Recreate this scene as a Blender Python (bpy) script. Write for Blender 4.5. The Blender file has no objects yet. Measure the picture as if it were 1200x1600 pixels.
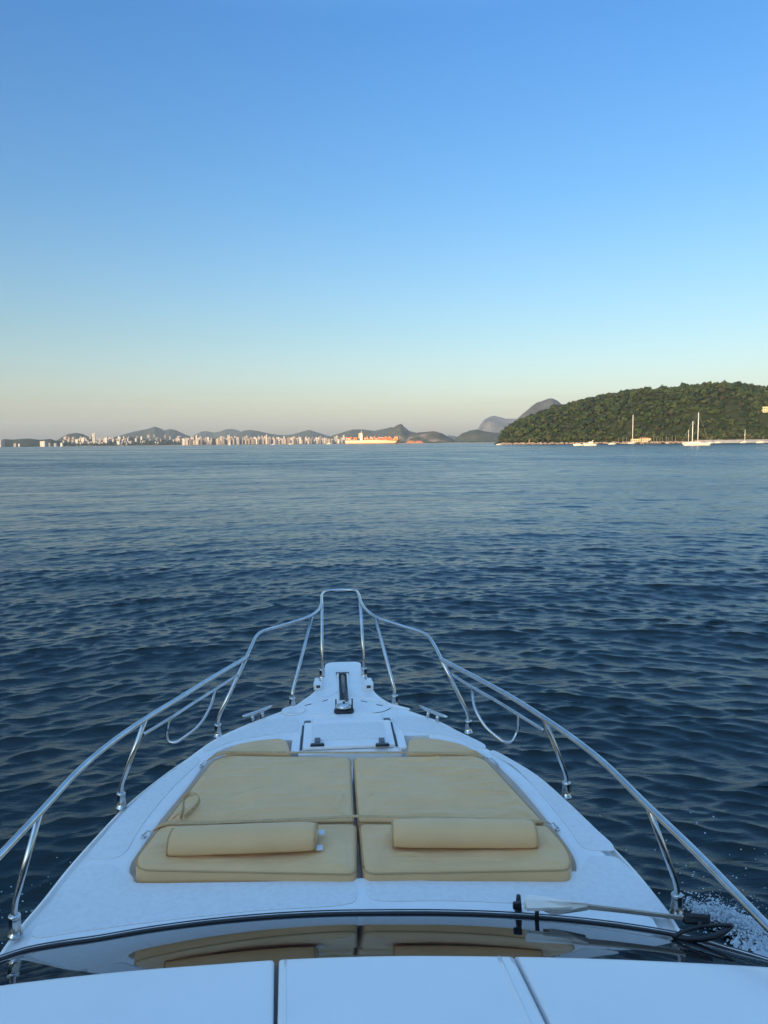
import bpy, bmesh, math, random
import numpy as np
from mathutils import Vector, Matrix, noise

random.seed(7)
rng = np.random.default_rng(11)
sc = bpy.context.scene
COL = sc.collection
R = math.radians

# ------------------------------------------------------------------ camera, sky, sun, exposure
FPX = 1156.0                      # focal length in photograph pixels (1200 x 1600)
PITCH, YAW, ROLL = R(5.34), R(4.2), R(0.5)
CAM = Vector((-0.13, 0.0, 3.75))
FW = Vector((math.sin(YAW)*math.cos(PITCH), math.cos(YAW)*math.cos(PITCH), -math.sin(PITCH)))
RT = Vector((math.cos(YAW), -math.sin(YAW), 0))
UP = RT.cross(FW)
cX = RT*math.cos(ROLL) - UP*math.sin(ROLL)
cY = RT*math.sin(ROLL) + UP*math.cos(ROLL)
cd = bpy.data.cameras.new('camera')
cam = bpy.data.objects.new('camera', cd); COL.objects.link(cam); sc.camera = cam
m = Matrix((( cX.x, cY.x, -FW.x, CAM.x), (cX.y, cY.y, -FW.y, CAM.y), (cX.z, cY.z, -FW.z, CAM.z), (0, 0, 0, 1)))
cam.matrix_world = m
cd.sensor_fit = 'VERTICAL'; cd.sensor_height = 36; cd.sensor_width = 27
cd.lens = 36*FPX/1600
cd.clip_start = 0.05; cd.clip_end = 60000

SUN_AZ, SUN_EL = R(218), R(9)
world = bpy.data.worlds.new('World'); sc.world = world; world.use_nodes = True
wt = world.node_tree; wt.nodes.clear()
sky = wt.nodes.new('ShaderNodeTexSky'); sky.sky_type = 'NISHITA'; sky.sun_disc = False
sky.sun_elevation = SUN_EL; sky.sun_rotation = SUN_AZ
sky.altitude = 0; sky.air_density = 1.0; sky.dust_density = 1.7; sky.ozone_density = 3.0
SKY_STRENGTH = 0.145
bg = wt.nodes.new('ShaderNodeBackground'); bg.inputs['Strength'].default_value = SKY_STRENGTH
wo = wt.nodes.new('ShaderNodeOutputWorld')
hs = wt.nodes.new('ShaderNodeHueSaturation'); hs.inputs['Saturation'].default_value = 1.0
wt.links.new(sky.outputs[0], hs.inputs['Color'])
# sky tint by height above the horizon; unseen zenith raised to brighten the deck
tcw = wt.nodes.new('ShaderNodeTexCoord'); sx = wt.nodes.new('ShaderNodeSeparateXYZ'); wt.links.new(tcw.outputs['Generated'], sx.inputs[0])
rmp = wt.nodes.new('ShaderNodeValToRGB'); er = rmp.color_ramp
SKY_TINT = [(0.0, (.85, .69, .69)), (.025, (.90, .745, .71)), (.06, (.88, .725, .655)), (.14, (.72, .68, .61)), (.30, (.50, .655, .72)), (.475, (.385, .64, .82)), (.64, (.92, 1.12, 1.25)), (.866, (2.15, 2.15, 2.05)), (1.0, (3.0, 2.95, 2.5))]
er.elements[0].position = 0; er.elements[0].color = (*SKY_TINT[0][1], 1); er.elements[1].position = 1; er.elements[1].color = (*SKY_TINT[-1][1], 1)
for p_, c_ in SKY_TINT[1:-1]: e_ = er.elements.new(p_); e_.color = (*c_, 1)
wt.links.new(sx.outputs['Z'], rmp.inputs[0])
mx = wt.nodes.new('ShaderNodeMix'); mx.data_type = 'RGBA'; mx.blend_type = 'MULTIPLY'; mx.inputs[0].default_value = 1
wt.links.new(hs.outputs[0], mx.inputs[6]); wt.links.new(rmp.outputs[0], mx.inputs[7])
# thin haze bands low over the horizon
wm = wt.nodes.new('ShaderNodeMapping'); wm.inputs['Scale'].default_value = (2.2, 2.2, 55); wt.links.new(tcw.outputs['Generated'], wm.inputs[0])
wn = wt.nodes.new('ShaderNodeTexNoise'); wn.inputs['Scale'].default_value = 1.6; wn.inputs['Detail'].default_value = 6; wn.inputs['Roughness'].default_value = .55; wt.links.new(wm.outputs[0], wn.inputs['Vector'])
wr_ = wt.nodes.new('ShaderNodeMapRange'); wr_.inputs[1].default_value = .52; wr_.inputs[2].default_value = .75; wr_.inputs[3].default_value = 0; wr_.inputs[4].default_value = 1; wt.links.new(wn.outputs[0], wr_.inputs[0])
we = wt.nodes.new('ShaderNodeMapRange'); we.inputs[1].default_value = .02; we.inputs[2].default_value = .11; we.inputs[3].default_value = .16; we.inputs[4].default_value = 0; wt.links.new(sx.outputs['Z'], we.inputs[0])
wf = wt.nodes.new('ShaderNodeMath'); wf.operation = 'MULTIPLY'; wt.links.new(wr_.outputs[0], wf.inputs[0]); wt.links.new(we.outputs[0], wf.inputs[1])
m2_ = wt.nodes.new('ShaderNodeMix'); m2_.data_type = 'RGBA'; m2_.blend_type = 'MULTIPLY'; wt.links.new(wf.outputs[0], m2_.inputs[0]); wt.links.new(mx.outputs[2], m2_.inputs[6]); m2_.inputs[7].default_value = (.45, .42, .48, 1)
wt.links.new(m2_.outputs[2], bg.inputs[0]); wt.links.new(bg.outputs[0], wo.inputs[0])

sl = bpy.data.lights.new('sun', 'SUN'); sl.energy = 3.0; sl.angle = R(0.5); sl.color = (1.0, 0.72, 0.42)
so = bpy.data.objects.new('sun', sl); COL.objects.link(so)
SUNV = Vector((math.sin(SUN_AZ)*math.cos(SUN_EL), math.cos(SUN_AZ)*math.cos(SUN_EL), math.sin(SUN_EL)))
so.rotation_euler = SUNV.to_track_quat('Z', 'Y').to_euler()
so.location = SUNV*500
vs = sc.view_settings
vs.view_transform = 'Standard'; vs.look = 'None'; vs.gamma = 1; vs.use_curve_mapping = False
vs.exposure = 1.40
sc.cycles.max_bounces = 8; sc.cycles.transparent_max_bounces = 8; sc.cycles.volume_bounces = 0

# ------------------------------------------------------------------ helpers
def ray(px, py):
    x = (px-600)/FPX; y = -(py-800)/FPX
    return FW + cX*x + cY*y

def P(px, py, z):                      # where the sight line of a photo point meets the height z
    d = ray(px, py); t = (z-CAM.z)/d.z
    return CAM + d*t

def AZ(px, D, z=0.0, py=694):          # a point D metres out in the bearing of px
    d = ray(px, py); h = math.hypot(d.x, d.y)
    return Vector((CAM.x+d.x/h*D, CAM.y+d.y/h*D, z))

def HT(px, py, D):                     # height seen at px, py when it stands D metres out
    d = ray(px, py)
    return CAM.z + d.z/math.hypot(d.x, d.y)*D

def mat(name, col, rough=0.5, metal=0.0, ior=1.45, **k):
    m = bpy.data.materials.new(name); m.use_nodes = True
    b = m.node_tree.nodes['Principled BSDF']
    b.inputs['Base Color'].default_value = (*col, 1)
    b.inputs['Roughness'].default_value = rough
    b.inputs['Metallic'].default_value = metal
    b.inputs['IOR'].default_value = ior
    for a, v in k.items(): b.inputs[a].default_value = v
    return m

def N(m, t, **k):
    n = m.node_tree.nodes.new(t)
    for a, v in k.items():
        if a in n.inputs: n.inputs[a].default_value = v
        else: setattr(n, a, v)
    return n

def L(m, a, b): m.node_tree.links.new(a, b)

def varied(m, c1, c2, scale=4.0, detail=6, lo=0.35, hi=0.65, bump=0, bscale=60, bdist=0.01, stretch=None, rough=None, space='Object', c3=None):
    """mottled colour between c1 and c2 and a fine relief"""
    b = m.node_tree.nodes['Principled BSDF']
    tc = N(m, 'ShaderNodeTexCoord'); mp = N(m, 'ShaderNodeMapping')
    if stretch: mp.inputs['Scale'].default_value = stretch
    L(m, tc.outputs[space], mp.inputs[0])
    n = N(m, 'ShaderNodeTexNoise', Scale=scale, Detail=detail, Roughness=0.6)
    L(m, mp.outputs[0], n.inputs['Vector'])
    cr = N(m, 'ShaderNodeValToRGB')
    cr.color_ramp.elements[0].position = lo; cr.color_ramp.elements[0].color = (*c1, 1)
    cr.color_ramp.elements[1].position = hi; cr.color_ramp.elements[1].color = (*c2, 1)
    if c3:
        e = cr.color_ramp.elements.new((lo+hi)/2); e.color = (*c3, 1)
    L(m, n.outputs[0], cr.inputs[0]); L(m, cr.outputs[0], b.inputs['Base Color'])
    if rough:
        mr = N(m, 'ShaderNodeMapRange'); mr.inputs[3].default_value = rough[0]; mr.inputs[4].default_value = rough[1]
        L(m, n.outputs[0], mr.inputs[0]); L(m, mr.outputs[0], b.inputs['Roughness'])
    if bump:
        n2 = N(m, 'ShaderNodeTexNoise', Scale=bscale, Detail=4)
        L(m, mp.outputs[0], n2.inputs['Vector'])
        bp = N(m, 'ShaderNodeBump', Strength=bump, Distance=bdist)
        L(m, n2.outputs[0], bp.inputs['Height']); L(m, bp.outputs[0], b.inputs['Normal'])
    return m

def tag(o, label=None, cat=None, group=None, kind=None):
    if label: o['label'] = label
    if cat: o['category'] = cat
    if group: o['group'] = group
    if kind: o['kind'] = kind
    return o

def empty(name, loc=(0, 0, 0)):
    o = bpy.data.objects.new(name, None); o.location = loc; COL.objects.link(o); o.empty_display_size = .1
    return o

def meshobj(name, V, F, material, parent=None, smooth=True, mi=None):
    me = bpy.data.meshes.new(name); me.from_pydata([tuple(v) for v in V], [], [tuple(f) for f in F])
    ms = material if isinstance(material, (list, tuple)) else [material]
    for a in ms: me.materials.append(a)
    if mi is not None: me.polygons.foreach_set('material_index', mi)
    if smooth: me.polygons.foreach_set('use_smooth', [True]*len(me.polygons))
    me.update()
    o = bpy.data.objects.new(name, me); COL.objects.link(o)
    if parent:
        o.parent = parent
        o.matrix_parent_inverse = Matrix.Translation(parent_world(parent)).inverted()
    return o

def parent_world(p):
    v = Vector((0, 0, 0))
    v = v + Vector(p.location)
    if p.parent and p.type == 'EMPTY': v = v + parent_world(p.parent)
    return v

def fixnormals(o):
    bm = bmesh.new(); bm.from_mesh(o.data); bmesh.ops.recalc_face_normals(bm, faces=bm.faces); bm.to_mesh(o.data); bm.free(); return o

class MB:
    """collects shapes that form ONE mesh"""
    def __init__(s): s.v = []; s.f = []; s.mi = []; s.cur = 0
    def add(s, V, F):
        k = len(s.v); s.v += [tuple(v) for v in V]; s.f += [tuple(i+k for i in f) for f in F]; s.mi += [s.cur]*len(F); return s
    def box(s, c, d, rz=0, taper=1.0):
        x, y, z = d[0]/2, d[1]/2, d[2]/2; ca, sa = math.cos(rz), math.sin(rz); V = []
        for k, t in ((-1, 1), (1, taper)):
            for i, j in ((-1, -1), (1, -1), (1, 1), (-1, 1)):
                a, b = i*x*t, j*y*t
                V.append((c[0]+a*ca-b*sa, c[1]+a*sa+b*ca, c[2]+k*z))
        return s.add(V, [(3, 2, 1, 0), (4, 5, 6, 7), (0, 1, 5, 4), (1, 2, 6, 5), (2, 3, 7, 6), (3, 0, 4, 7)])
    def tube(s, pts, r, n=12, cap=True, flat=1.0):
        pts = [Vector(p) for p in pts]; V = []; F = []; M = len(pts)
        rs = r if isinstance(r, (list, tuple)) else [r]*M
        t0 = (pts[1]-pts[0]).normalized()
        ref = Vector((0, 0, 1)) if abs(t0.z) < .9 else Vector((0, 1, 0))
        nx = t0.cross(ref).normalized()
        for i, p in enumerate(pts):
            t = ((pts[min(i+1, M-1)]-pts[max(i-1, 0)])).normalized()
            nx = (nx - t*nx.dot(t)).normalized(); ny = t.cross(nx)
            for k in range(n):
                a = 2*math.pi*k/n
                V.append(p+nx*(math.cos(a)*rs[i])+ny*(math.sin(a)*rs[i]*flat))
        for i in range(M-1):
            for k in range(n):
                a, b = i*n+k, i*n+(k+1) % n
                F.append((a, b, b+n, a+n))
        if cap: F.append(tuple(range(n))[::-1]); F.append(tuple(range((M-1)*n, M*n)))
        return s.add(V, F)
    def lathe(s, c, prof, n=24):
        V = []; F = []
        for r, z in prof:
            for k in range(n):
                a = 2*math.pi*k/n; V.append((c[0]+r*math.cos(a), c[1]+r*math.sin(a), c[2]+z))
        M = len(prof)
        for i in range(M-1):
            for k in range(n):
                a, b = i*n+k, i*n+(k+1) % n; F.append((a, b, b+n, a+n))
        F.append(tuple(range(n))[::-1]); F.append(tuple(range((M-1)*n, M*n)))
        return s.add(V, F)
    def build(s, name, material, parent=None, smooth=True, norm=False):
        o = meshobj(name, s.v, s.f, material, parent, smooth, s.mi if isinstance(material, (list, tuple)) else None)
        if norm: fixnormals(o)
        return o

def sharpen(o, ang=40):
    o.data.set_sharp_from_angle(angle=R(ang)); return o

def catmull(pts, per=8, closed=False):
    pts = [Vector(p) for p in pts]; n = len(pts); out = []
    rngk = range(n) if closed else range(n-1)
    for i in rngk:
        if closed: p0, p1, p2, p3 = pts[i-1], pts[i], pts[(i+1) % n], pts[(i+2) % n]
        else: p0, p1, p2, p3 = pts[max(i-1, 0)], pts[i], pts[i+1], pts[min(i+2, n-1)]
        # centripetal
        def tj(ti, a, b): return ti + max((b-a).length, 1e-6)**.5
        t0 = 0; t1 = tj(t0, p0, p1); t2 = tj(t1, p1, p2); t3 = tj(t2, p2, p3)
        for k in range(per):
            t = t1+(t2-t1)*k/per
            A1 = p0*((t1-t)/(t1-t0))+p1*((t-t0)/(t1-t0)); A2 = p1*((t2-t)/(t2-t1))+p2*((t-t1)/(t2-t1)); A3 = p2*((t3-t)/(t3-t2))+p3*((t-t2)/(t3-t2))
            B1 = A1*((t2-t)/(t2-t0))+A2*((t-t0)/(t2-t0)); B2 = A2*((t3-t)/(t3-t1))+A3*((t-t1)/(t3-t1))
            out.append(B1*((t2-t)/(t2-t1))+B2*((t-t1)/(t2-t1)))
    if not closed: out.append(pts[-1])
    return out

def fillet(pts, r=0.06, k=6):
    pts = [Vector(p) for p in pts]; out = [pts[0]]
    for i in range(1, len(pts)-1):
        a, b, c = pts[i-1], pts[i], pts[i+1]
        d1 = (a-b); d2 = (c-b); rr = min(r, d1.length*.45, d2.length*.45)
        p, q = b+d1.normalized()*rr, b+d2.normalized()*rr
        for j in range(k+1):
            t = j/k; out.append(p*(1-t)**2+b*2*t*(1-t)+q*t*t)
    out.append(pts[-1]); return out

def sm(a, b, x):
    t = np.clip((x-a)/(b-a), 0, 1); return t*t*(3-2*t)

# ------------------------------------------------------------------ materials
def specks(m, scale, size, col=(.12, .11, .10)):
    nt_ = m.node_tree; b = nt_.nodes['Principled BSDF']; src = b.inputs['Base Color'].links[0].from_socket
    tc = N(m, 'ShaderNodeTexCoord'); v = N(m, 'ShaderNodeTexVoronoi', Scale=scale, Randomness=1.0); L(m, tc.outputs['Object'], v.inputs['Vector'])
    lt = N(m, 'ShaderNodeMapRange'); lt.inputs[1].default_value = size*.5; lt.inputs[2].default_value = size; lt.inputs[3].default_value = .8; lt.inputs[4].default_value = 0
    L(m, v.outputs['Distance'], lt.inputs[0])
    sp = N(m, 'ShaderNodeSeparateColor'); L(m, v.outputs['Color'], sp.inputs[0])
    gt = N(m, 'ShaderNodeMath', operation='GREATER_THAN'); gt.inputs[1].default_value = .55; L(m, sp.outputs[0], gt.inputs[0])
    mu = N(m, 'ShaderNodeMath', operation='MULTIPLY'); L(m, lt.outputs[0], mu.inputs[0]); L(m, gt.outputs[0], mu.inputs[1])
    mx_ = N(m, 'ShaderNodeMix', data_type='RGBA'); L(m, mu.outputs[0], mx_.inputs[0]); L(m, src, mx_.inputs[6]); mx_.inputs[7].default_value = (*col, 1)
    L(m, mx_.outputs[2], b.inputs['Base Color'])
gelcoat = mat('gelcoat', (.74, .76, .78), .32, **{'Coat Weight': .25, 'Coat Roughness': .15})
varied(gelcoat, (.79, .78, .76), (.85, .84, .82), 6.0, 12, .25, .6, bump=.03, bscale=14, bdist=.01)
nonskid = mat('nonskid', (.6, .62, .64), .7)
varied(nonskid, (.71, .71, .695), (.785, .78, .765), 34.0, 14, .32, .60, bump=.15, bscale=420, bdist=.002)
cowl_mat = mat('cowl_gelcoat', (.72, .75, .78), .30, **{'Coat Weight': .3, 'Coat Roughness': .12})
varied(cowl_mat, (.77, .77, .76), (.82, .82, .81), 2.2, 8, .3, .7, bump=.06, bscale=90, bdist=.003)
specks(gelcoat, 5, .022); specks(nonskid, 9, .03, (.3, .28, .25)); specks(cowl_mat, 5, .012)
vinyl = mat('vinyl', (.56, .42, .24), .47, 0, 1.45, **{'Sheen Weight': .15})
varied(vinyl, (.71, .425, .19), (.79, .48, .215), 3.5, 8, .3, .7, bump=.35, bscale=5, bdist=.03)
piping_m = mat('piping', (.50, .31, .14), .6)
strap_m = mat('strap', (.42, .32, .19), .7)
varied(strap_m, (.52, .32, .15), (.64, .41, .20), 40, 3, bump=.3, bscale=300, bdist=.002)
steel = mat('steel', (.62, .62, .61), .13, 1.0)
varied(steel, (.50, .50, .49), (.70, .70, .69), 9, 6, .3, .7, rough=(.07, .28))
galv = mat('galvanised', (.16, .17, .18), .5, .7)
black = mat('black_rubber', (.015, .015, .017), .32)
blackp = mat('black_plastic', (.02, .02, .022), .45)
darkslot = mat('slot_lining', (.05, .06, .07), .6)
glass = mat('tinted_glass', (.006, .008, .01), .02, 0, 1.5)
varied(glass, (.006, .008, .01), (.012, .014, .016), 2, 4, rough=(.012, .04))
arm_m = mat('wiper_paint', (.72, .72, .68), .38, .0)
varied(arm_m, (.12, .11, .1), (.86, .80, .70), 30, 8, .26, .36)
whitetag = mat('care_tag', (.7, .7, .72), .6)

# ------------------------------------------------------------------ WATER
def make_water():
    th = np.concatenate([np.linspace(-180, -31, 66, endpoint=False), np.linspace(-31, 39, 560), np.linspace(41, 180, 60)])
    th = np.radians(th[:-1] if abs(th[-1]-180) < 1e-6 else th)
    r = [2.0]
    while r[-1] < 350: r.append(r[-1]*1.0036)
    while r[-1] < 13600: r.append(r[-1]*1.06)
    r = np.array(r); nr, nt = len(r), len(th)
    RR, TT = np.meshgrid(r, th, indexing='ij')
    X = CAM.x+RR*np.sin(TT); Y = CAM.y+RR*np.cos(TT)
    dx = np.zeros_like(X); dy = np.zeros_like(X); Z = np.zeros_like(X)
    spacing = RR*0.0037*1.1
    g = np.random.default_rng(5)
    NW = 215
    lam = np.exp(g.normal(math.log(.27), .38, NW)).clip(.12, .7); lam[:55] = np.exp(g.uniform(math.log(.55), math.log(2.4), 55))
    lam[-34:] = np.exp(g.uniform(math.log(2.8), math.log(9), 34))
    main = R(-10)
    ang = main + g.normal(0, R(19), NW)
    ang[::6] = main + R(70) + g.normal(0, R(20), len(ang[::6]))
    ph = g.uniform(0, 2*np.pi, NW)
    lost = np.zeros_like(X); tot = 0.0
    wedge = sm(R(-32), R(-31), TT)*(1-sm(R(39), R(40), TT))
    Xf, Yf = X.ravel(), Y.ravel()
    side = .12+.76*sm(R(-14), R(22), TT)
    # a calmer slick lies across the bay ahead of the bow, ragged at its edges
    rag = np.sin(X*.11+1.3)*.5+np.sin(X*.043+Y*.02)*.7+np.sin(X*.29+Y*.13)*.25
    slick = sm(20, 42, RR*(1+.10*rag))*(1-sm(75, 170, RR*(1+.18*rag)))
    slick_k = (1-.27*slick)*(1+.30*(1-sm(14, 34, RR)))
    for i_, (l, a, p) in enumerate(zip(lam, ang, ph)):
        k = 2*np.pi/l
        if l < 2.7: a = a+(R(24) if i_ % 2 else R(-20))
        steep = .0325 if i_ >= 55 and l < 2.7 else (.0235 if l < 2.7 else .0080)
        steep *= (.45 if i_ % 6 == 0 else 1)
        att = sm(1.0, 2.4, l/spacing)*wedge*(1-sm(280, 350, RR)); lost += (1-sm(1.5, 4.0, l/spacing)*(1-sm(280, 350, RR)))*steep**2/2; tot += steep**2/2
        kx, ky = math.sin(a), math.cos(a)
        arg = k*(kx*X+ky*Y)+p
        A = steep/k*att*slick_k
        if l < 2.7:     # either side of the bow the chop runs its own way, crossing ahead
            A = A*np.where(np.full_like(X, i_ % 2) > 0, side, 1-side)
        Z += A*np.cos(arg); s_ = np.sin(arg)*A*1.8
        dx -= kx*s_; dy -= ky*s_
    # gusts: patches of stronger and weaker ripple
    X = X+dx; Y = Y+dy
    V = np.stack([X, Y, Z], -1).reshape(-1, 3)
    idx = np.arange(nr*nt).reshape(nr, nt)
    a = idx[:-1]; b = idx[1:]
    q = np.stack([a, np.roll(a, -1, 1), np.roll(b, -1, 1), b], -1).reshape(-1, 4)
    # centre disc
    me = bpy.data.meshes.new('water')
    me.vertices.add(len(V)); me.vertices.foreach_set('co', V.ravel().astype(np.float32))
    nq = len(q)
    me.loops.add(nq*4); me.loops.foreach_set('vertex_index', q.ravel().astype(np.int32))
    me.polygons.add(nq); me.polygons.foreach_set('loop_start', np.arange(0, nq*4, 4, dtype=np.int32)); me.polygons.foreach_set('loop_total', np.full(nq, 4, dtype=np.int32))
    me.update(calc_edges=True)
    me.polygons.foreach_set('use_smooth', [True]*nq)
    # ripples too small for the mesh live on as roughness of the surface
    at = me.attributes.new('ripple', 'FLOAT', 'POINT'); at.data.foreach_set('value', np.clip(np.sqrt(lost*.10)*slick_k**2, 0, .35).ravel().astype(np.float32))
    m = mat('sea_water', (.0006, .014, .018), .05, 0, 1.34)
    an_ = N(m, 'ShaderNodeAttribute', attribute_name='ripple')
    b_ = m.node_tree.nodes['Principled BSDF']
    ge = N(m, 'ShaderNodeNewGeometry')
    mp1 = N(m, 'ShaderNodeMapping'); mp1.inputs['Scale'].default_value = (.5, 2.0, 1); mp1.inputs['Rotation'].default_value = (0, 0, R(12))
    L(m, ge.outputs['Position'], mp1.inputs[0])
    n1 = N(m, 'ShaderNodeTexNoise', Scale=3.6, Detail=7, Roughness=.62, Distortion=.25); L(m, mp1.outputs[0], n1.inputs['Vector'])
    mp2 = N(m, 'ShaderNodeMapping'); mp2.inputs['Scale'].default_value = (.4, 1.3, 1); L(m, ge.outputs['Position'], mp2.inputs[0])
    n2 = N(m, 'ShaderNodeTexNoise', Scale=.9, Detail=5, Roughness=.6); L(m, mp2.outputs[0], n2.inputs['Vector'])
    # gust mask
    mp3 = N(m, 'ShaderNodeMapping'); mp3.inputs['Scale'].default_value = (.002, .012, 1); L(m, ge.outputs['Position'], mp3.inputs[0])
    n3 = N(m, 'ShaderNodeTexNoise', Scale=1.0, Detail=4, Roughness=.55); L(m, mp3.outputs[0], n3.inputs['Vector'])
    mr = N(m, 'ShaderNodeMapRange'); mr.inputs[1].default_value = .35; mr.inputs[2].default_value = .65; mr.inputs[3].default_value = .4; mr.inputs[4].default_value = 1.1
    L(m, n3.outputs[0], mr.inputs[0])
    mp4 = N(m, 'ShaderNodeMapping'); mp4.inputs['Scale'].default_value = (.05, .14, 1); mp4.inputs['Rotation'].default_value = (0, 0, R(8)); L(m, ge.outputs['Position'], mp4.inputs[0])
    n4 = N(m, 'ShaderNodeTexNoise', Scale=1.0, Detail=9, Roughness=.72); L(m, mp4.outputs[0], n4.inputs['Vector'])
    mr4 = N(m, 'ShaderNodeMapRange'); mr4.inputs[1].default_value = .36; mr4.inputs[2].default_value = .64; mr4.inputs[3].default_value = .3; mr4.inputs[4].default_value = 1.6
    L(m, n4.outputs[0], mr4.inputs[0])
    b1 = N(m, 'ShaderNodeBump', Distance=.03); L(m, n1.outputs[0], b1.inputs['Height']); L(m, mr.outputs[0], b1.inputs['Strength'])
    b2 = N(m, 'ShaderNodeBump', Distance=.06); L(m, n2.outputs[0], b2.inputs['Height']); L(m, mr.outputs[0], b2.inputs['Strength'])
    L(m, b1.outputs[0], b2.inputs['Normal'])
    L(m, b2.outputs[0], b_.inputs['Normal'])
    m1 = N(m, 'ShaderNodeMath', operation='MULTIPLY'); L(m, an_.outputs['Fac'], m1.inputs[0]); m0 = N(m, 'ShaderNodeMath', operation='MULTIPLY'); L(m, mr.outputs[0], m0.inputs[0]); L(m, mr4.outputs[0], m0.inputs[1]); L(m, m0.outputs[0], m1.inputs[1])
    m2 = N(m, 'ShaderNodeMath', operation='ADD'); m2.inputs[1].default_value = .0015; L(m, m1.outputs[0], m2.inputs[0])
    m3 = N(m, 'ShaderNodeMath', operation='SQRT'); L(m, m2.outputs[0], m3.inputs[0]); L(m, m3.outputs[0], b_.inputs['Roughness'])
    me.materials.append(m)
    o = bpy.data.objects.new('water', me); COL.objects.link(o); tag(o, kind='structure')
    return o
make_water()
# sea bed patch under the boat closes the hole in the water sheet's middle
o = MB().lathe((CAM.x, CAM.y, -.4), [(2.6, 0), (2.6, .02)], 32).build('sea_bed', mat('sea_bed', (.004, .014, .022), .3)); tag(o, kind='structure')

# ------------------------------------------------------------------ FAR HILLS
def hill_mat(name, c1, c2, c3=None, scale=.006):
    m = mat(name, c1, .95); m.node_tree.nodes['Principled BSDF'].inputs['Specular IOR Level'].default_value = .1
    varied(m, c1, c2, scale, 10, .35, .65, c3=c3); return m
hm_green = hill_mat('hill_wood', (.030, .042, .022), (.075, .075, .045))
hm_rock = hill_mat('hill_rock', (.05, .055, .035), (.26, .20, .15), (.07, .07, .045), .010)
hm_bare = hill_mat('bare_rock', (.055, .065, .062), (.16, .15, .135), None, .006)

def hill(name, prof, D, depth, material, steep=1.5, rough=.06, seed=0, ny=26, z0=-2, step=1.5):
    px = np.array([p[0] for p in prof], float); py = np.array([p[1] for p in prof], float)
    xs = np.arange(px[0], px[-1]+.01, step); nx = len(xs)
    hs = [HT(x, np.interp(x, px, py), D) for x in xs]
    V = []; F = []
    W = (AZ(px[-1], D)-AZ(px[0], D)).length
    for i, x in enumerate(xs):
        base = AZ(x, D); dirv = (base-Vector((CAM.x, CAM.y, 0))).normalized()
        side = min(1, min(i, nx-1-i)/4)
        for j in range(ny):
            v = -1+2*j/(ny-1)
            dd = v*depth
            p = base+dirv*dd
            e = (1-abs(v)**steep)
            sp = noise.fractal(Vector((p.x*3.5/depth+seed, p.y*3.5/depth, seed*1.3)), .9, 2.1, 6)
            rd = 1-abs(noise.noise(Vector((p.x*5/depth+seed*2, p.y*2/depth, 3.1))))*1.3
            h = hs[i]*e*(1+rough*3*sp*(1-e)*2)*(1-.25*(1-e)*(1-rd)) + hs[i]*rough*sp*e*.4
            V.append((p.x, p.y, max(z0, h) if 0 < j < ny-1 else z0))
    for i in range(nx-1):
        for j in range(ny-1):
            a = i*ny+j; F.append((a, a+ny, a+ny+1, a+1))
    o = meshobj(name, V, F, material); tag(o, kind='structure'); return o

HILLS = [
 ('hill', [(-260,690),(-200,683),(-120,686),(-60,684),(0,688),(8,686),(20,687),(45,685),(62,687),(80,686),(92,690),(100,697)], 4200, 300, hm_green, 1.6),
 ('hill', [(78,696),(95,684),(108,678),(120,676.5),(130,678),(140,683),(150,688),(162,696)], 6500, 500, hm_green, 1.8),
 ('hill', [(90,696),(130,691),(170,688),(200,682),(222,685),(245,691),(262,696)], 5000, 300, hm_green, 1.8),
 ('hill', [(150,696),(175,684),(200,677),(212,674),(228,671),(238,668),(243,666.5),(250,669),(258,672.5),(266,670.5),(275,672),(290,679),(305,684),(325,692),(330,696)], 8500, 900, hm_green, 1.7),
 ('mountain', [(285,694),(300,682),(315,674.5),(322,673.5),(335,676),(345,674),(352,671),(362,670),(372,672),(385,678),(400,686),(410,694)], 11000, 900, hm_green, 1.7),
 ('hill', [(280,694),(296,682),(320,686),(345,684),(370,679),(380,673),(392,671.5),(402,673),(425,678),(440,680),(455,679.5),(470,675),(480,672),(485,671.5),(492,674),(510,680),(530,686),(550,694)], 8800, 800, hm_green, 1.7),
 ('hill', [(500,694),(520,680),(538,675),(550,671.5),(568,671),(585,673),(600,670),(612,667),(625,670),(640,678),(655,690),(660,694)], 7600, 700, hm_green, 1.7),
 ('mountain', [(594,694),(600,684),(608,676),(616,667),(622,663.5),(627,662),(632,667),(640,673.5),(650,676),(662,684),(670,694)], 5400, 330, hm_rock, 1.5),
 ('hill', [(630,694),(640,681),(652,676),(668,674.5),(678,674),(690,677),(700,682),(708,686),(714,694)], 4300, 240, hm_rock, 1.7),
 ('hill', [(690,694),(700,680),(715,682),(735,680),(760,684),(780,690),(790,694)], 9500, 600, hm_green, 1.7),
 ('hill', [(702,694),(712,685),(722,677),(735,672.5),(745,671),(758,674),(772,676),(786,676),(800,682),(812,694)], 5200, 300, hm_green, 1.7),
 ('mountain', [(735,690),(745,674),(750,664),(756,656),(765,651.5),(772,650),(782,652.5),(790,654.5),(805,654),(812,658),(830,672),(850,690)], 9200, 800, hm_bare, 2.4),
 ('mountain', [(780,690),(790,672),(800,661),(808,654),(818,645),(830,635),(838,629.5),(848,626.5),(856,623),(863,622.5),(870,626),(878,632),(892,645),(910,665),(930,690)], 3600, 330, hm_bare, 1.9),
]
for i, (n, pr, D, dp, mt, st) in enumerate(HILLS):
    hill(n, pr, D, dp, mt, st, seed=i*7.7)

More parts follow.
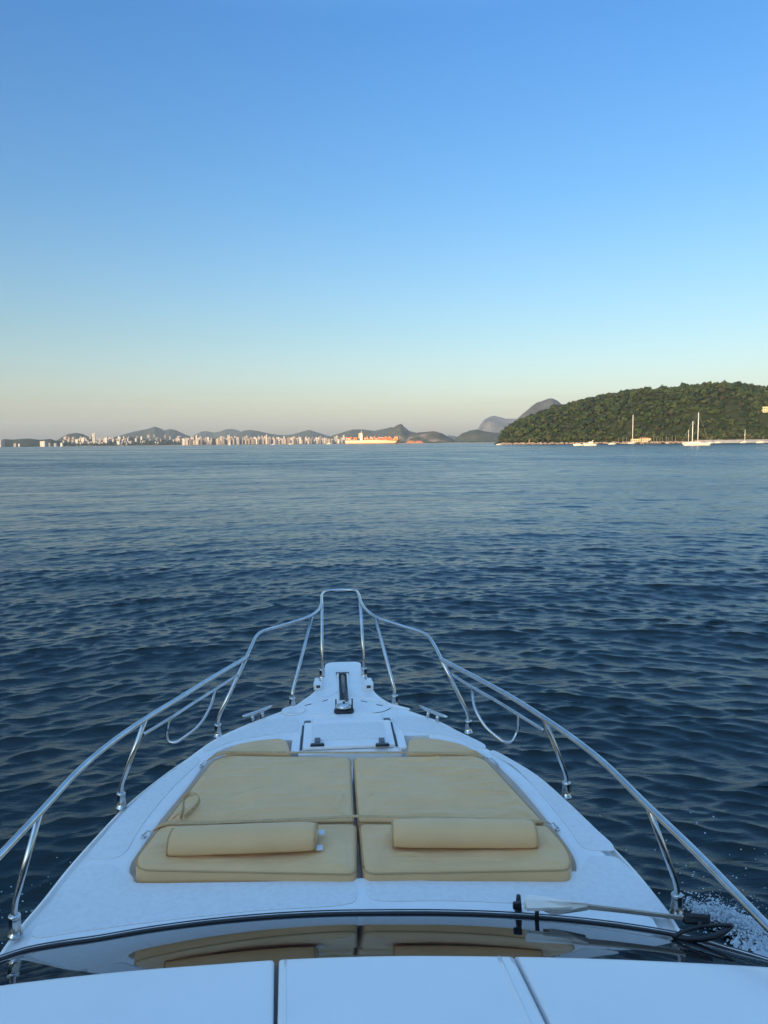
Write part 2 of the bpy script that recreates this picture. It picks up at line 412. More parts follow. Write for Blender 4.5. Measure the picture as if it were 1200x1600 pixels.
# low far shore, so the town stands on land
V = []; F = []
xs = list(range(-300, 860, 20))
for x in xs:
    a = AZ(x, 3700+ (0 if x > 280 else 250) + 120*noise.noise(Vector((x*.01, 3, 1)))); b = AZ(x, 12000)
    V += [(a.x, a.y, -1), (a.x, a.y, 2.5), (b.x, b.y, 9)]
for i in range(len(xs)-1):
    a = i*3; F += [(a, a+3, a+4, a+1), (a+1, a+4, a+5, a+2)]
o = meshobj('far_shore', V, F, hill_mat('shore_ground', (.06, .06, .045), (.16, .14, .11), None, .01)); tag(o, kind='structure')

# the headland behind the camera whose shade lies over the boat at this low sun
def headland():
    V = []; F = []; n = 60
    c = SUNV.copy(); c.z = 0; c.normalize(); tdir = Vector((-c.y, c.x, 0))
    for i in range(n):
        for j in range(24):
            u = -1+2*i/(n-1); v = -1+2*j/23
            p = c*(340+v*130)+tdir*(u*520)
            h = 74*(1-abs(u)**3)*(1-abs(v)**1.7)*(1+.25*noise.fractal(Vector((p.x*.008, p.y*.008, 4)), 1, 2, 5))
            V.append((p.x, p.y, h-1.5))
    for i in range(n-1):
        for j in range(23):
            a = i*24+j; F.append((a, a+24, a+25, a+1))
    o = meshobj('headland', V, F, hill_mat('headland_wood', (.03, .045, .02), (.07, .08, .04), None, .05)); tag(o, kind='structure')
headland()

# ---- the air over the bay
bm = bmesh.new(); bmesh.ops.create_cube(bm, size=1)
me = bpy.data.meshes.new('haze'); 
for v in bm.verts: v.co = Vector((v.co.x*30000, v.co.y*30000, v.co.z*480+225))
bm.to_mesh(me); bm.free()
hz = bpy.data.materials.new('haze'); hz.use_nodes = True; hz.node_tree.nodes.clear()
hv = hz.node_tree.nodes.new('ShaderNodeVolumePrincipled'); ho = hz.node_tree.nodes.new('ShaderNodeOutputMaterial')
hv.inputs['Density'].default_value = 4.3e-5; hv.inputs['Color'].default_value = (.70, .86, 1.0, 1); hv.inputs['Anisotropy'].default_value = 0
hz.node_tree.links.new(hv.outputs[0], ho.inputs['Volume']); me.materials.append(hz)
o = bpy.data.objects.new('haze', me); COL.objects.link(o); tag(o, 'thin pale haze in the air over the bay', 'haze', kind='stuff')

# ------------------------------------------------------------------ WOODED ISLAND
ISL = [(770,694),(780,690),(785,682),(791,674),(800,667),(815,661),(830,655),(845,650),(860,644),(880,639),(905,632),(925,626),(950,622),(970,618),(985,615),(1005,613),(1012,615),(1040,613),(1060,610),(1080,608),(1105,606),(1125,606),(1150,606),(1180,610),(1200,613),(1300,622),(1400,650),(1480,685),(1500,694)]
IPX = np.array([p[0] for p in ISL], float); IPY = np.array([p[1] for p in ISL], float)
SHORE, RIDGE, BACK = 1000., 1175., 1450.
def isl_shore(px): return SHORE + 14*noise.noise(Vector((px*.02, 1.7, 0))) + max(0, (830-px))*1.2
def isl_h(px, D):
    s0 = isl_shore(px); rd = s0+175
    hr = HT(px, float(np.interp(px, IPX, IPY)), rd)
    if D < s0+6: return -1+ (D-s0+6)/12*2.2 if D > s0-6 else -1
    if D < rd:
        t = (D-s0-6)/(rd-s0-6); e = math.sin(t*math.pi/2)**.95
    else: e = max(0, 1-((D-rd)/(BACK-rd))**2)
    p = AZ(px, D)
    nz = noise.fractal(Vector((p.x*.018, p.y*.018, 9)), 1, 2, 4)
    gul = noise.noise(Vector((p.x*.03, p.y*.006, 2)))
    return 1.2+(hr-1.2)*e*(1+.10*nz*(1-e)+.22*gul*(1-e)*t if D < rd else 1)
V = []; F = []; pxs = np.arange(772, 1500, 5.0); ds = np.concatenate([np.linspace(985, 1030, 10), np.linspace(1040, 1460, 30)])
for x in pxs:
    for d in ds:
        p = AZ(x, d); V.append((p.x, p.y, isl_h(x, d) if d < 1455 else -1))
nd = len(ds)
for i in range(len(pxs)-1):
    for j in range(nd-1):
        a = i*nd+j; F.append((a, a+nd, a+nd+1, a+1))
isl_m = hill_mat('island_soil', (.018, .028, .010), (.040, .045, .020), None, .06)
o = meshobj('island_ground', V, F, isl_m); tag(o, kind='structure')

leaf_mats = []
for i, c in enumerate([(.028, .046, .015), (.045, .063, .018), (.018, .031, .014), (.060, .064, .024), (.052, .044, .024)]):
    m_ = mat('leaves', c, .7); m_.node_tree.nodes['Principled BSDF'].inputs['Specular IOR Level'].default_value = .25
    varied(m_, tuple(a*.7 for a in c), tuple(a*1.35 for a in c), .25, 5, .3, .7, space='Object')
    leaf_mats.append(m_)
bark = mat('bark', (.12, .09, .07), .9)

def crown_geo(seed, tall=1.0):
    """broad crown of lumpy clumps dressed with leaf faces, unit radius ~1"""
    g = random.Random(seed); V = []; F = []; MI = []
    bm = bmesh.new(); bmesh.ops.create_icosphere(bm, subdivisions=1, radius=1)
    ico = [v.co.copy() for v in bm.verts]; icf = [[v.index for v in f.verts] for f in bm.faces]; bm.free()
    lobes = [(Vector((g.uniform(-.55, .55), g.uniform(-.55, .55), g.uniform(-.15, .5)*tall)), g.uniform(.34, .55)) for _ in range(7)]
    for c, r in lobes:
        k = len(V)
        for v in ico:
            V.append(tuple(c+v*r*g.uniform(.72, 1.1)))
        F += [tuple(a+k for a in f) for f in icf]
    for c, r in lobes:
        for _ in range(13):
            d = Vector((g.gauss(0, 1), g.gauss(0, 1), g.gauss(.25, 1))).normalized()
            p = c+d*r*g.uniform(.85, 1.25); s = g.uniform(.09, .19)
            t = d.cross(Vector((g.random(), g.random(), g.random()))).normalized(); b = (d*g.uniform(-.6, .6)+d.cross(t)).normalized()
            k = len(V); V += [tuple(p-t*s), tuple(p+b*s*.8), tuple(p+t*s), tuple(p-b*s*.8)]; F.append((k, k+1, k+2, k+3))
    return V, F
CROWNS = [crown_geo(s, t) for s, t in ((1, 1), (2, .8), (3, 1.3), (4, 1), (5, .9), (6, 1.15))]

def tree_mesh(ci, trunk_h=1.2):
    V, F = CROWNS[ci]; mb = MB(); mb.add(V, F); mb.cur = 1
    mb.tube([(0, 0, -trunk_h-.6), (.02, .01, -.5), (.05, 0, .1)], [.09, .07, .04], 6)
    me = bpy.data.meshes.new('broadleaf_tree'); me.from_pydata(mb.v, [], mb.f); return me, mb.mi
spots = []
g = random.Random(3)
for i in range(2800):
    px = g.uniform(782, 1330); s0 = isl_shore(px)
    D = s0 + g.uniform(8, 215)
    spots.append((px, D))
# skyline and shore rows first: they show largest, and stand as trees of their own
indiv = []; mass = []
for k in range(150):
    px = 786+k*(1235-786)/150+g.uniform(-1, 1); indiv.append((px, isl_shore(px)+g.uniform(165, 178), 'crest'))
for k in range(150):
    px = 786+k*(1215-786)/150+g.uniform(-1.3, 1.3); indiv.append((px, isl_shore(px)+g.uniform(9, 16), 'shore'))
tm = {}
LBL = {'crest': 'dark green broadleaf tree on the crest of the wooded island', 'shore': 'green broadleaf tree just above the rocky shore of the wooded island'}
for px, D, wh in indiv:
    ci = g.randrange(6); li = g.choices(range(5), (4, 3, 4, 1, .6))[0] if wh == 'crest' else g.choices(range(5), (4, 5, 3, 2, 1))[0]
    if (ci, li) not in tm:
        me, mi = tree_mesh(ci); me.materials.append(leaf_mats[li]); me.materials.append(bark); me.polygons.foreach_set('material_index', mi); me.update(); tm[(ci, li)] = me
    o = bpy.data.objects.new('broadleaf_tree', tm[(ci, li)]); COL.objects.link(o)
    s = g.uniform(3.2, 5.2) if wh == 'crest' else g.uniform(2.8, 4.6)
    if wh == 'crest' and g.random() < .10: s *= 1.35
    p = AZ(px, D); o.location = (p.x, p.y, isl_h(px, D)+s*.75); o.scale = (s, s, s*g.uniform(.75, 1.05)); o.rotation_euler = (0, 0, g.uniform(0, 6.28))
    tone = ('mid green', 'bright green', 'dark green', 'olive', 'brownish')[li]
    seg = ('by the left tip', 'above the flybridge cruiser', 'behind the tall single mast', 'behind the two-masted yacht', 'toward the right edge')[0 if px < 850 else 1 if px < 945 else 2 if px < 1040 else 3 if px < 1130 else 4]
    tag(o, f"{tone} tree {'on the island crest' if wh == 'crest' else 'low on the island shore'} {seg}", 'tree', f"{tone} trees {'on the island crest' if wh == 'crest' else 'along the island shore'} {seg}")
Vs = [[] for _ in range(5)]; allV = []; allF = []; allM = []; off = 0
for px, D in spots:
    if abs(px-1196) < 9 and 1035 < D < 1082: continue
    ci = g.randrange(6); cv, cf = CROWNS[ci]
    p = AZ(px, D); nn = noise.noise(Vector((p.x*.02, p.y*.02, 5)))
    li = g.choices(range(5), (4+3*nn, 3+2*nn, 4-3*nn, .8-.8*nn, .4-.4*nn))[0]
    s = g.choice([g.uniform(2.0, 3.4), g.uniform(2.8, 5.4)])*(1+.3*nn); a = g.uniform(0, 6.28); ca, sa = math.cos(a), math.sin(a); sz = s*g.uniform(.75, 1.1)
    cvn = np.array(cv); z = isl_h(px, D)+s*.45
    w = np.stack([p.x+s*(cvn[:, 0]*ca-cvn[:, 1]*sa), p.y+s*(cvn[:, 0]*sa+cvn[:, 1]*ca), z+sz*cvn[:, 2]], -1)
    allV.append(w); allF += [tuple(i+off for i in f) for f in cf]; allM += [li]*len(cf); off += len(cv)
o = meshobj('forest', np.concatenate(allV).tolist(), allF, leaf_mats, None, False, allM)
tag(o, 'dense green forest covering the slope of the island', 'forest', kind='stuff')

# ---- rocky shore and sand
rock_m = mat('shore_rock', (.3, .22, .16), .9); varied(rock_m, (.16, .12, .09), (.42, .31, .22), .5, 6)
bm = bmesh.new(); bmesh.ops.create_icosphere(bm, subdivisions=2, radius=1); icoV = [v.co.copy() for v in bm.verts]; icoF = [[v.index for v in f.verts] for f in bm.faces]; bm.free()
def rock_geo(mb, c, s, sd):
    V = []
    for v in icoV:
        d = 1+.35*noise.noise(v*1.6+Vector((sd, sd*.7, 0)))
        V.append((c[0]+v.x*s[0]*d, c[1]+v.y*s[1]*d, c[2]+v.z*s[2]*d))
    mb.add(V, icoF)
mb = MB()
for k in range(640):
    px = g.uniform(784, 1290); p = AZ(px, isl_shore(px)-g.uniform(-3, 5)); s = g.uniform(.6, 1.9)
    rock_geo(mb, (p.x, p.y, g.uniform(.2, 1.8)), (s*1.3, s, s*.7), k)
o = mb.build('shore_rocks', rock_m, smooth=False); tag(o, 'line of tan rocks along the waterline of the island', 'rocks', kind='stuff')
for px, w, h, lb in [(786, 3.2, 2.8, 'large sunlit tan boulder at the left tip of the island'), (806, 3.6, 1.8, 'long flat boulder right of the island tip'), (819, 2.6, 2.4, 'rounded tan boulder left of the stone marker'), (793, 2.4, 1.9, 'small boulder beside the tip of the island')]:
    mb = MB(); p = AZ(px, isl_shore(px)-6); rock_geo(mb, (0, 0, 0), (w, w*.7, h), px); o = mb.build('boulder', rock_m, smooth=False); o.location = (p.x, p.y, .5)
    tag(o, lb, 'boulder', 'boulders at the island tip')
sand = mat('sand', (.5, .43, .31), .9); varied(sand, (.46, .39, .28), (.58, .5, .37), .2, 5)
V = []; F = []
xs = list(range(1085, 1300, 3))
for x in xs:
    s0 = isl_shore(x)
    for dd, z in ((-12, -.3), (-6, 1.4), (0, 3.0), (6, 4.0), (12, 3.4)): p = AZ(x, s0+dd); V.append((p.x, p.y, z+.3*noise.noise(Vector((x*.1, dd, 0)))))
for i in range(len(xs)-1):
    for j in range(4): a = i*5+j; F.append((a, a+5, a+6, a+1))
o = meshobj('beach', V, F, sand); tag(o, kind='structure')
# ------------------------------------------------------------------ SMALL BUILDINGS, POSTS AND MARKER ON THE ISLAND
wall_y = mat('ochre_wall', (.62, .55, .32), .8); varied(wall_y, (.55, .48, .28), (.68, .6, .36), .3, 5)
wall_w = mat('pale_wall', (.7, .66, .58), .8); varied(wall_w, (.62, .57, .5), (.76, .72, .64), .05, 5)
win_m = mat('dark_window', (.05, .06, .07), .25)
roof_m = mat('clay_roof', (.36, .18, .11), .8); varied(roof_m, (.3, .15, .09), (.42, .22, .13), 1, 4)
pole_m = mat('pale_metal', (.75, .73, .68), .4)
wood_m = mat('weathered_wood', (.33, .28, .22), .85); varied(wood_m, (.24, .2, .15), (.42, .36, .29), 3, 4)

def house(name, px, D, z, w, h, dp, label, wm, rm=None, nw=5, rows=1):
    b = AZ(px, D, z); e = empty(name, b); e.rotation_euler = (0, 0, -YAW)
    def pt(mb, nm, mm): o = mb.build(nm, mm, None, False); o.parent = e; return o
    pt(MB().box((0, 0, h/2), (w, dp, h)), 'wall', wm)
    pt(MB().box((0, 0, h+.18), (w+.8, dp+.8, .36)) if not rm else MB().add([(-w/2-.4, -dp/2-.4, h), (w/2+.4, -dp/2-.4, h), (w/2+.4, dp/2+.4, h), (-w/2-.4, dp/2+.4, h), (-w/2, 0, h+1.6), (w/2, 0, h+1.6)], [(0, 1, 5, 4), (2, 3, 4, 5), (0, 4, 3), (1, 2, 5), (3, 2, 1, 0)]), 'roof', rm or wm)
    for r_ in range(rows):
        for k in range(nw):
            pt(MB().box((-w/2+(k+.5)*w/nw, -dp/2-.03, (r_+.5)*h/rows), (w/nw*.45, .08, h/rows*.42)), 'window', win_m)
    tag(e, label, 'building'); return e
house('boathouse', 992, 1003, 2.2, 9, 3.4, 5, 'low pale building beside the tall mast on the island shore', wall_y, nw=4)
house('boathouse', 1008, 1003, 2.2, 13, 4.2, 5, 'long ochre building behind the row of posts on the island shore', wall_y, roof_m, nw=6)
house('villa', 1196, 1075, HT(1196, 644, 1075)-.5, 13, 7, 7, 'yellow villa among the trees high on the island at the right edge', wall_y, nw=4, rows=2)
mb = MB().box((0, 0, 1), (2.4, 2.4, 2)).box((0, 0, 4), (1.3, 1.3, 4.4), 0, .6)
o = mb.build('stone_marker', rock_m, smooth=False); p = AZ(827, isl_shore(827)-3, .5); o.location = p; tag(o, 'small tan stone obelisk standing on the island shore rocks', 'marker')
for k, px in enumerate([966, 973, 979, 1017, 1021, 1026, 1031, 1035, 1041, 1044, 1050, 1055, 1111, 1123, 1192]):
    hh = [6, 8, 7, 6, 8, 7, 6.5, 6, 9, 7, 9, 9, 6, 5, 7][k]
    o = MB().tube([(0, 0, -1), (0, 0, hh)], [.22, .14], 8).build('mooring_pole', wood_m); o.location = AZ(px, 996, 1.0)
    tag(o, 'thin pale mooring pole in the row along the island shore', 'pole', 'mooring poles along the island shore')

# ------------------------------------------------------------------ BOATS
hullw = mat('boat_white', (.74, .68, .55), .35)
canvas = mat('boat_canvas', (.35, .2, .12), .8)
def hull_mb(Lg, B, Hh, mb=None, n=14, z0=-.4, sheer=.25):
    mb = mb or MB(); V = []; F = []; rows = [(1, Hh), (1.0, Hh*.75), (.9, Hh*.35), (.7, z0)]
    for i in range(n+1):
        t = i/n; x = -Lg/2+Lg*t; wd = B/2*(.8+.2*min(1, t*3))*(1-max(0, (t-.45)/.55)**2.2)
        for k, (fx, z) in enumerate(rows):
            xx = x-(t**3)*(1-(3-k)/3)*Lg*.12; zz = z+(sheer*Hh*t*t if k < 2 else 0)
            V.append((xx, -wd*fx, zz))
        for k, (fx, z) in enumerate(rows[::-1]):
            kk = 3-k; xx = x-(t**3)*(1-(3-kk)/3)*Lg*.12; zz = z+(sheer*Hh*t*t if kk < 2 else 0)
            V.append((xx, wd*fx, zz))
    for i in range(n):
        for k in range(8):
            a = i*8+k; b = i*8+(k+1) % 8; F.append((a, a+8, b+8, b))
    F.append(tuple(range(8))); F.append(tuple(range(n*8, n*8+8))[::-1]); mb.add(V, F); return mb

def boat(name, px, D, rz, label, cat, group=None):
    e = empty(name, AZ(px, D, 0)); e.rotation_euler = (0, 0, rz); tag(e, label, cat, group); return e
def part(mb, nm, mm, e, smooth=False):
    o = mb.build(nm, mm, None, smooth, norm=True); o.parent = e; return o

# ketch with two masts, and the smaller sloop mast beyond it
D = 560; e = boat('sailing_yacht', 1086, D, R(172), 'white two-masted sailing yacht moored off the island beach', 'sailboat')
part(hull_mb(20, 4.6, 1.7), 'hull', hullw, e, True)
part(MB().box((0.5, 0, 2.1), (8, 2.8, .9), 0, .85), 'cabin', hullw, e)
part(MB().box((-5.2, 0, 3.2), (4, 2.6, .15)), 'awning', canvas, e)
for dx, top, nm in ((-1.8, HT(1090, 644.5, D), 'main'), (1.9, HT(1082.5, 658, D), 'mizzen')):
    o = part(MB().tube([(dx, 0, 1.5), (dx, 0, top)], [.30, .22], 8), 'mast', pole_m, e, True)
    b = MB().tube([(dx, 0, 3.6), (dx-4.2 if dx > 0 else dx+3.2, 0, 3.6)], .22, 8).build('boom', canvas); b.parent = o
    for xx in (-9.3, 9.3): s_ = MB().tube([(dx, 0, top), (xx, 0, 2.0)], .014, 4).build('stay', pole_m); s_.parent = o
for k in range(7): part(MB().tube([(-9+3*k, -2.1, 1.6), (-9+3*k, -2.1, 2.5)], .05, 5), 'guard_post', pole_m, e)
D = 900; e = boat('sailing_yacht', 1075.5, D, R(100), 'small sailboat with one short mast beyond the two-masted yacht', 'sailboat')
part(hull_mb(9, 2.8, 1.1), 'hull', hullw, e, True); part(MB().box((0, 0, 1.4), (3, 1.8, .6), 0, .8), 'cabin', hullw, e)
part(MB().tube([(0, 0, 1), (0, 0, HT(1076, 671.5, D))], [.26, .2], 8), 'mast', pole_m, e, True)
D = 960; e = boat('sailing_yacht', 988, D, R(15), 'single-masted sailboat lying against the island shore by the pale buildings', 'sailboat')
part(hull_mb(13, 3.4, 1.4), 'hull', hullw, e, True); part(MB().box((0, 0, 1.8), (5, 2.2, .8), 0, .8), 'cabin', hullw, e)
o = part(MB().tube([(0.2, 0, 1.2), (0.2, 0, HT(988, 648, D))], [.42, .34], 8), 'mast', pole_m, e, True)
b = MB().tube([(0.2, 0, 3.2), (-4.5, 0, 3.2)], .25, 8).build('boom', canvas); b.parent = o
D = 940; e = boat('sailing_yacht', 1163.5, D, R(20), 'small sailboat with a stubby mast off the sandy beach at right', 'sailboat')
part(hull_mb(12, 3, 1.3), 'hull', hullw, e, True); part(MB().box((0, 0, 1.6), (4, 2, .7), 0, .8), 'cabin', hullw, e)
part(MB().tube([(0, 0, 1), (0, 0, HT(1163, 671, D))], [.3, .2], 8), 'mast', pole_m, e, True)
part(MB().box((-.6, 0, 9.2), (1.1, .4, 1.2)), 'radar', pole_m, e)

def cruiser(px, D, Lg, rz, label, fly=True, cabin=True):
    e = boat('motor_boat', px, D, rz, label, 'motorboat'); s = Lg/14
    part(hull_mb(Lg, Lg*.3, 1.7*s, sheer=.5), 'hull', hullw, e, True)
    if cabin:
        part(MB().box((-.3*s, 0, 2.5*s), (7*s, 3.2*s, 1.5*s), 0, .78), 'cabin', hullw, e)
        part(MB().box((-.3*s, 0, 2.6*s), (6.4*s, 3.3*s, .45*s)), 'window_band', win_m, e)
    if fly:
        part(MB().box((-1.2*s, 0, 3.7*s), (4*s, 2.6*s, .9*s), 0, .85), 'flybridge', hullw, e)
        part(MB().tube([(-2.6*s, -1.2*s, 3.6*s), (-3.6*s, -1.2*s, 5.6*s), (-3.6*s, 1.2*s, 5.6*s), (-2.6*s, 1.2*s, 3.6*s)], .16*s, 6), 'radar_arch', hullw, e)
    return e
cruiser(921, 620, 11, R(178), 'white motor cruiser with flybridge anchored off the wooded shore', True)
cruiser(903, 640, 8.5, R(175), 'low white motorboat just left of the flybridge cruiser', False)
cruiser(957, 800, 8.5, R(5), 'small white motorboat between the cruiser and the tall mast', False)
cruiser(780, 900, 7.5, R(8), 'small white boat off the left tip of the island', False)
cruiser(1110, 900, 8, R(0), 'small white boat just right of the two-masted yacht', False)
cruiser(1122, 960, 9, R(0), 'tan wooden boat drawn up near the sandy beach', False)
cruiser(1189, 900, 11, R(5), 'white boat at the far right edge off the beach', False)
cruiser(1043, 985, 4.5, R(0), 'tiny white dinghy beside the mooring poles', False, True)
cruiser(514, 3000, 22, R(0), 'small white launch on the far water left of the container ship', True)
cruiser(455, 2900, 20, R(20), 'tiny motorboat off the waterfront blocks, between the sail and the launch', True)
cruiser(427, 3100, 16, R(10), 'tiny low boat off the waterfront blocks', False)
e = boat('sailing_yacht', 359.5, 2600, R(15), 'distant boat under a single white sail off the city', 'sailboat')
part(hull_mb(10, 3, 1.3), 'hull', hullw, e, True); part(MB().tube([(0, 0, 1), (0, 0, 13)], .15, 6), 'mast', pole_m, e)
part(MB().add([(.2, 0, 2), (-4, .25, 2), (.2, .05, 12.8), (.2, .12, 2), (-4, .37, 2), (.2, .17, 12.8)], [(0, 1, 2), (5, 4, 3), (0, 3, 4, 1), (1, 4, 5, 2), (2, 5, 3, 0)]), 'sail', hullw, e)

# container ship
def ship():
    D = 2700; a, b = AZ(540, D), AZ(629, D); Lg = (b-a).length
    mid = (a+b)/2; e = empty('container_ship', (mid.x, mid.y, 0)); dr = (b-a).normalized(); e.rotation_euler = (0, 0, math.atan2(dr.y, dr.x)-R(6))
    tag(e, 'long container ship stacked with orange boxes crossing before the far shore', 'ship')
    hm = mat('ship_hull', (.62, .60, .38), .5); hr = mat('ship_red', (.32, .06, .04), .6)
    part(hull_mb(Lg, 30, 13, z0=0, sheer=.25), 'hull', hm, e, True)
    part(hull_mb(Lg*1.001, 30.4, 2.0, z0=-1, sheer=0), 'waterline_band', hr, e, True)
    part(MB().box((-Lg*.22, 0, 25), (9, 24, 26)).box((-Lg*.22, 0, 39), (8, 31, 2.6)), 'bridge_tower', hullw, e)
    part(MB().box((-Lg*.22+4.6, 0, 36), (.3, 22, 1.6)), 'bridge_window', win_m, e)
    part(MB().box((-Lg*.26, 0, 30), (6, 9, 20), 0, .8), 'funnel', mat('funnel', (.5, .3, .1), .6), e)
    part(MB().tube([(-Lg*.22, 0, 40), (-Lg*.22, 0, 48)], .8, 6), 'mast', pole_m, e)
    part(MB().tube([(Lg*.45, 0, 15), (Lg*.45, 0, 27)], .7, 6), 'foremast', pole_m, e)
    cols = [mat('container_red', (.55, .13, .05), .6), mat('container_orange', (.75, .26, .08), .6), mat('container_pale', (.62, .5, .38), .6), mat('container_brown', (.34, .13, .08), .6)]
    q = random.Random(5); x = -Lg*.47
    bays = 0
    while x < Lg*.43:
        if abs(x+Lg*.22) < 9 or abs(x+Lg*.265) < 5: x += 6.5; continue
        mb = MB(); H = q.choice([3, 4, 4, 5, 5, 2 if q.random() < .3 else 5])
        for r_ in range(5):
            h_ = max(1, H-(1 if q.random() < .25 else 0))
            for k in range(h_):
                mb.cur = q.choices(range(4), (4, 5, 2, 1.5))[0]
                mb.box((x, -11.6+r_*5.8, 13.5+2.6*k+1.25), (5.8 if q.random() < .9 else 5.2, 5.5, 2.45))
        part(mb, 'container_stack', cols, e); x += 6.3 if bays % 2 else 7.2; bays += 1
ship()
# rusty hulk / jetty to the right of the ship
D = 2600; e = empty('jetty', AZ(648, D, 0)); e.rotation_euler = (0, 0, -YAW)
tag(e, 'long rust-brown jetty with sheds on rocks to the right of the container ship', 'jetty')
rust = mat('rusty', (.32, .15, .09), .8); varied(rust, (.18, .09, .06), (.42, .22, .13), .15, 4)
part(MB().box((0, 0, 3), (58, 12, 5)), 'quay', rust, e)
part(MB().box((-12, 0, 8), (26, 9, 5)), 'shed', rust, e); part(MB().box((14, 0, 7.5), (18, 9, 4)), 'shed', mat('shed_red', (.4, .14, .09), .7), e)
for x in (-27, -20, 3, 8, 26): part(MB().tube([(x, 0, 5), (x, 0, 14)], .5, 6), 'mast', rust, e)
mb = MB()
for k in range(26): rock_geo(mb, (g.uniform(-34, 36), g.uniform(-8, 8), .6), (3.5, 3, 2.2), k)
o = part(mb, 'rock_base', rock_m, e)

# ------------------------------------------------------------------ THE CITY ON THE FAR SHORE
city_m = [mat('city_wall', c, .8) for c in ((.44, .38, .32), (.33, .27, .22), (.54, .49, .43), (.26, .22, .19), (.40, .36, .32))]
city_win = mat('city_window', (.10, .11, .12), .3)
def block_mesh(k):
    q = random.Random(k); mb = MB(); mb.box((0, 0, .5), (1, 1, 1))
    if k % 2: mb.box((q.uniform(-.2, .2), 0, 1.03), (.4, .5, .07))
    else: mb.box((q.uniform(-.3, .3), 0, 1.02), (.25, .6, .05)).box((.3, 0, 1.01), (.2, .3, .03))
    mb.cur = 1
    fl = 7
    for f in range(fl):
        z = (f+.55)/fl
        for s_ in (-.28, .05, .33) if k % 3 else (-.2, .2):
            mb.box((s_, -.502, z*.96), (.18, .01, .055)).box((s_, .502, z*.96), (.18, .01, .055)); mb.box((-.502, s_, z*.96), (.01, .18, .055)); mb.box((.502, s_, z*.96), (.01, .18, .055))
    me = bpy.data.meshes.new('apartment_block'); me.from_pydata(mb.v, [], mb.f); me.materials.append(city_m[k % 5]); me.materials.append(city_win); me.polygons.foreach_set('material_index', mb.mi); me.update(); return me
BM = [block_mesh(k) for k in range(10)]
def block(px, D, ytop, wpx, z0=1.0, label=None, group=None, mi=None):
    w = wpx/FPX*D; top = HT(px, ytop, D); o = bpy.data.objects.new('apartment_block', BM[g.randrange(10) if mi is None else mi]); COL.objects.link(o)
    o.location = AZ(px, D, z0-3); o.scale = (w, w*g.uniform(.7, 1.1), max(6, top-z0+3)); o.rotation_euler = (0, 0, -YAW+g.uniform(-.5, .5))
    tag(o, label, 'building', group)
x = 286.
while x < 541:
    base = 685.3 if x > 330 else 686.5
    sg = ('left of the white sail', 'between the white sail and the launches', 'behind the small launches', 'just left of the container ship')[0 if x < 355 else 1 if x < 425 else 2 if x < 490 else 3]
    mi_ = g.randrange(10); tn = ('cream', 'brown', 'white', 'dark brown', 'grey')[mi_ % 5]
    block(x, g.uniform(3800, 3900), base+g.gauss(0, 1.7)+(2 if x > 520 else 0), g.uniform(1.7, 3.4), 2, f'{tn} apartment block in the far waterfront row {sg}', f'{tn} waterfront blocks {sg}', mi_); x += g.uniform(1.7, 3.0)
for k in range(70):
    x = g.uniform(290, 540); mi_ = g.randrange(10); tn = ('cream', 'brown', 'white', 'dark brown', 'grey')[mi_ % 5]; sg = 'left half' if x < 415 else 'right half'
    block(x, g.uniform(4100, 4700), g.gauss(683.6, 1.5), g.uniform(1.6, 2.7), 3, f'{tn} block behind the far waterfront row, {sg} of the city', f'{tn} second-row blocks, {sg}', mi_)
hb = 'small pale building on the wooded slope of the far left town'
for k in range(105):
    x = g.choice([g.uniform(98, 145), g.uniform(150, 200), g.uniform(200, 288)])
    yt = g.uniform(681, 692) if x < 200 else g.uniform(679, 691)
    D = 4930-(yt-680)*60; block(x, max(4000, D), yt, g.uniform(1.5, 3.4), HT(x, yt+g.uniform(2.5, 5), max(4000, D)), f"small {('cream', 'brown', 'white', 'dark brown', 'grey')[k % 5]} house {'left of the tall tower' if x < 146 else 'right of the tall tower' if x < 200 else 'under the double-peaked hill'} in the far town", 'small houses of the far left town', k % 10)
for px, yt, w, l in [(147, 677.5, 4, 'tall pale tower standing highest in the far left town'), (130, 684, 4, 'broad pale block to the left of the tall tower'), (120.5, 686.5, 4, 'low pale block second to the left of the tall tower'), (166, 684, 3.6, 'squarish pink block to the right of the tall tower'), (156, 685, 3, 'narrow block close on the right of the tall tower'), (186, 689, 4.4, 'white block near the water right of the tall tower'),
        (68, 689.5, 6.5, 'widest white waterfront building at the far left'), (77, 692, 3, 'small white house second from the left on the left shore'), (86, 692.5, 3, 'small white house in the middle of the left shore row'), (96.5, 692, 3, 'small white house rightmost in the left shore row'), (23, 693, 3, 'little white house farthest left on the shore'), (30, 693.5, 2.2, 'tiny white hut beside the leftmost shore house'), (2, 688, 6, 'large pale building cut by the left edge on the far shore')]:
    block(px, 3850 if (px < 110 or px == 186) else 4350, yt, w, 1 if px < 110 else 10, l, 'landmark buildings of the far left shore', mi=2)

# trees in the far town: one mass
mb = MB()
for k in range(1000):
    px = g.uniform(-60, 300) if k < 720 else g.uniform(300, 800); D = g.uniform(3990, 4900) if px < 300 else g.uniform(3990, 4100)
    p = AZ(px, D); s = g.uniform(8, 16); d = .5
    zz = (D-3950)*.03*(1 if px < 300 else .3)
    V, F = CROWNS[k % 6]; V = V[:84]; F = F[:140]
    mb.add([(p.x+v[0]*s, p.y+v[1]*s, zz+v[2]*s*.7) for v in V], F)
o = mb.build('town_trees', leaf_mats[2], smooth=False); tag(o, 'dark green trees filling the gaps between the houses of the far town', 'trees', kind='stuff')

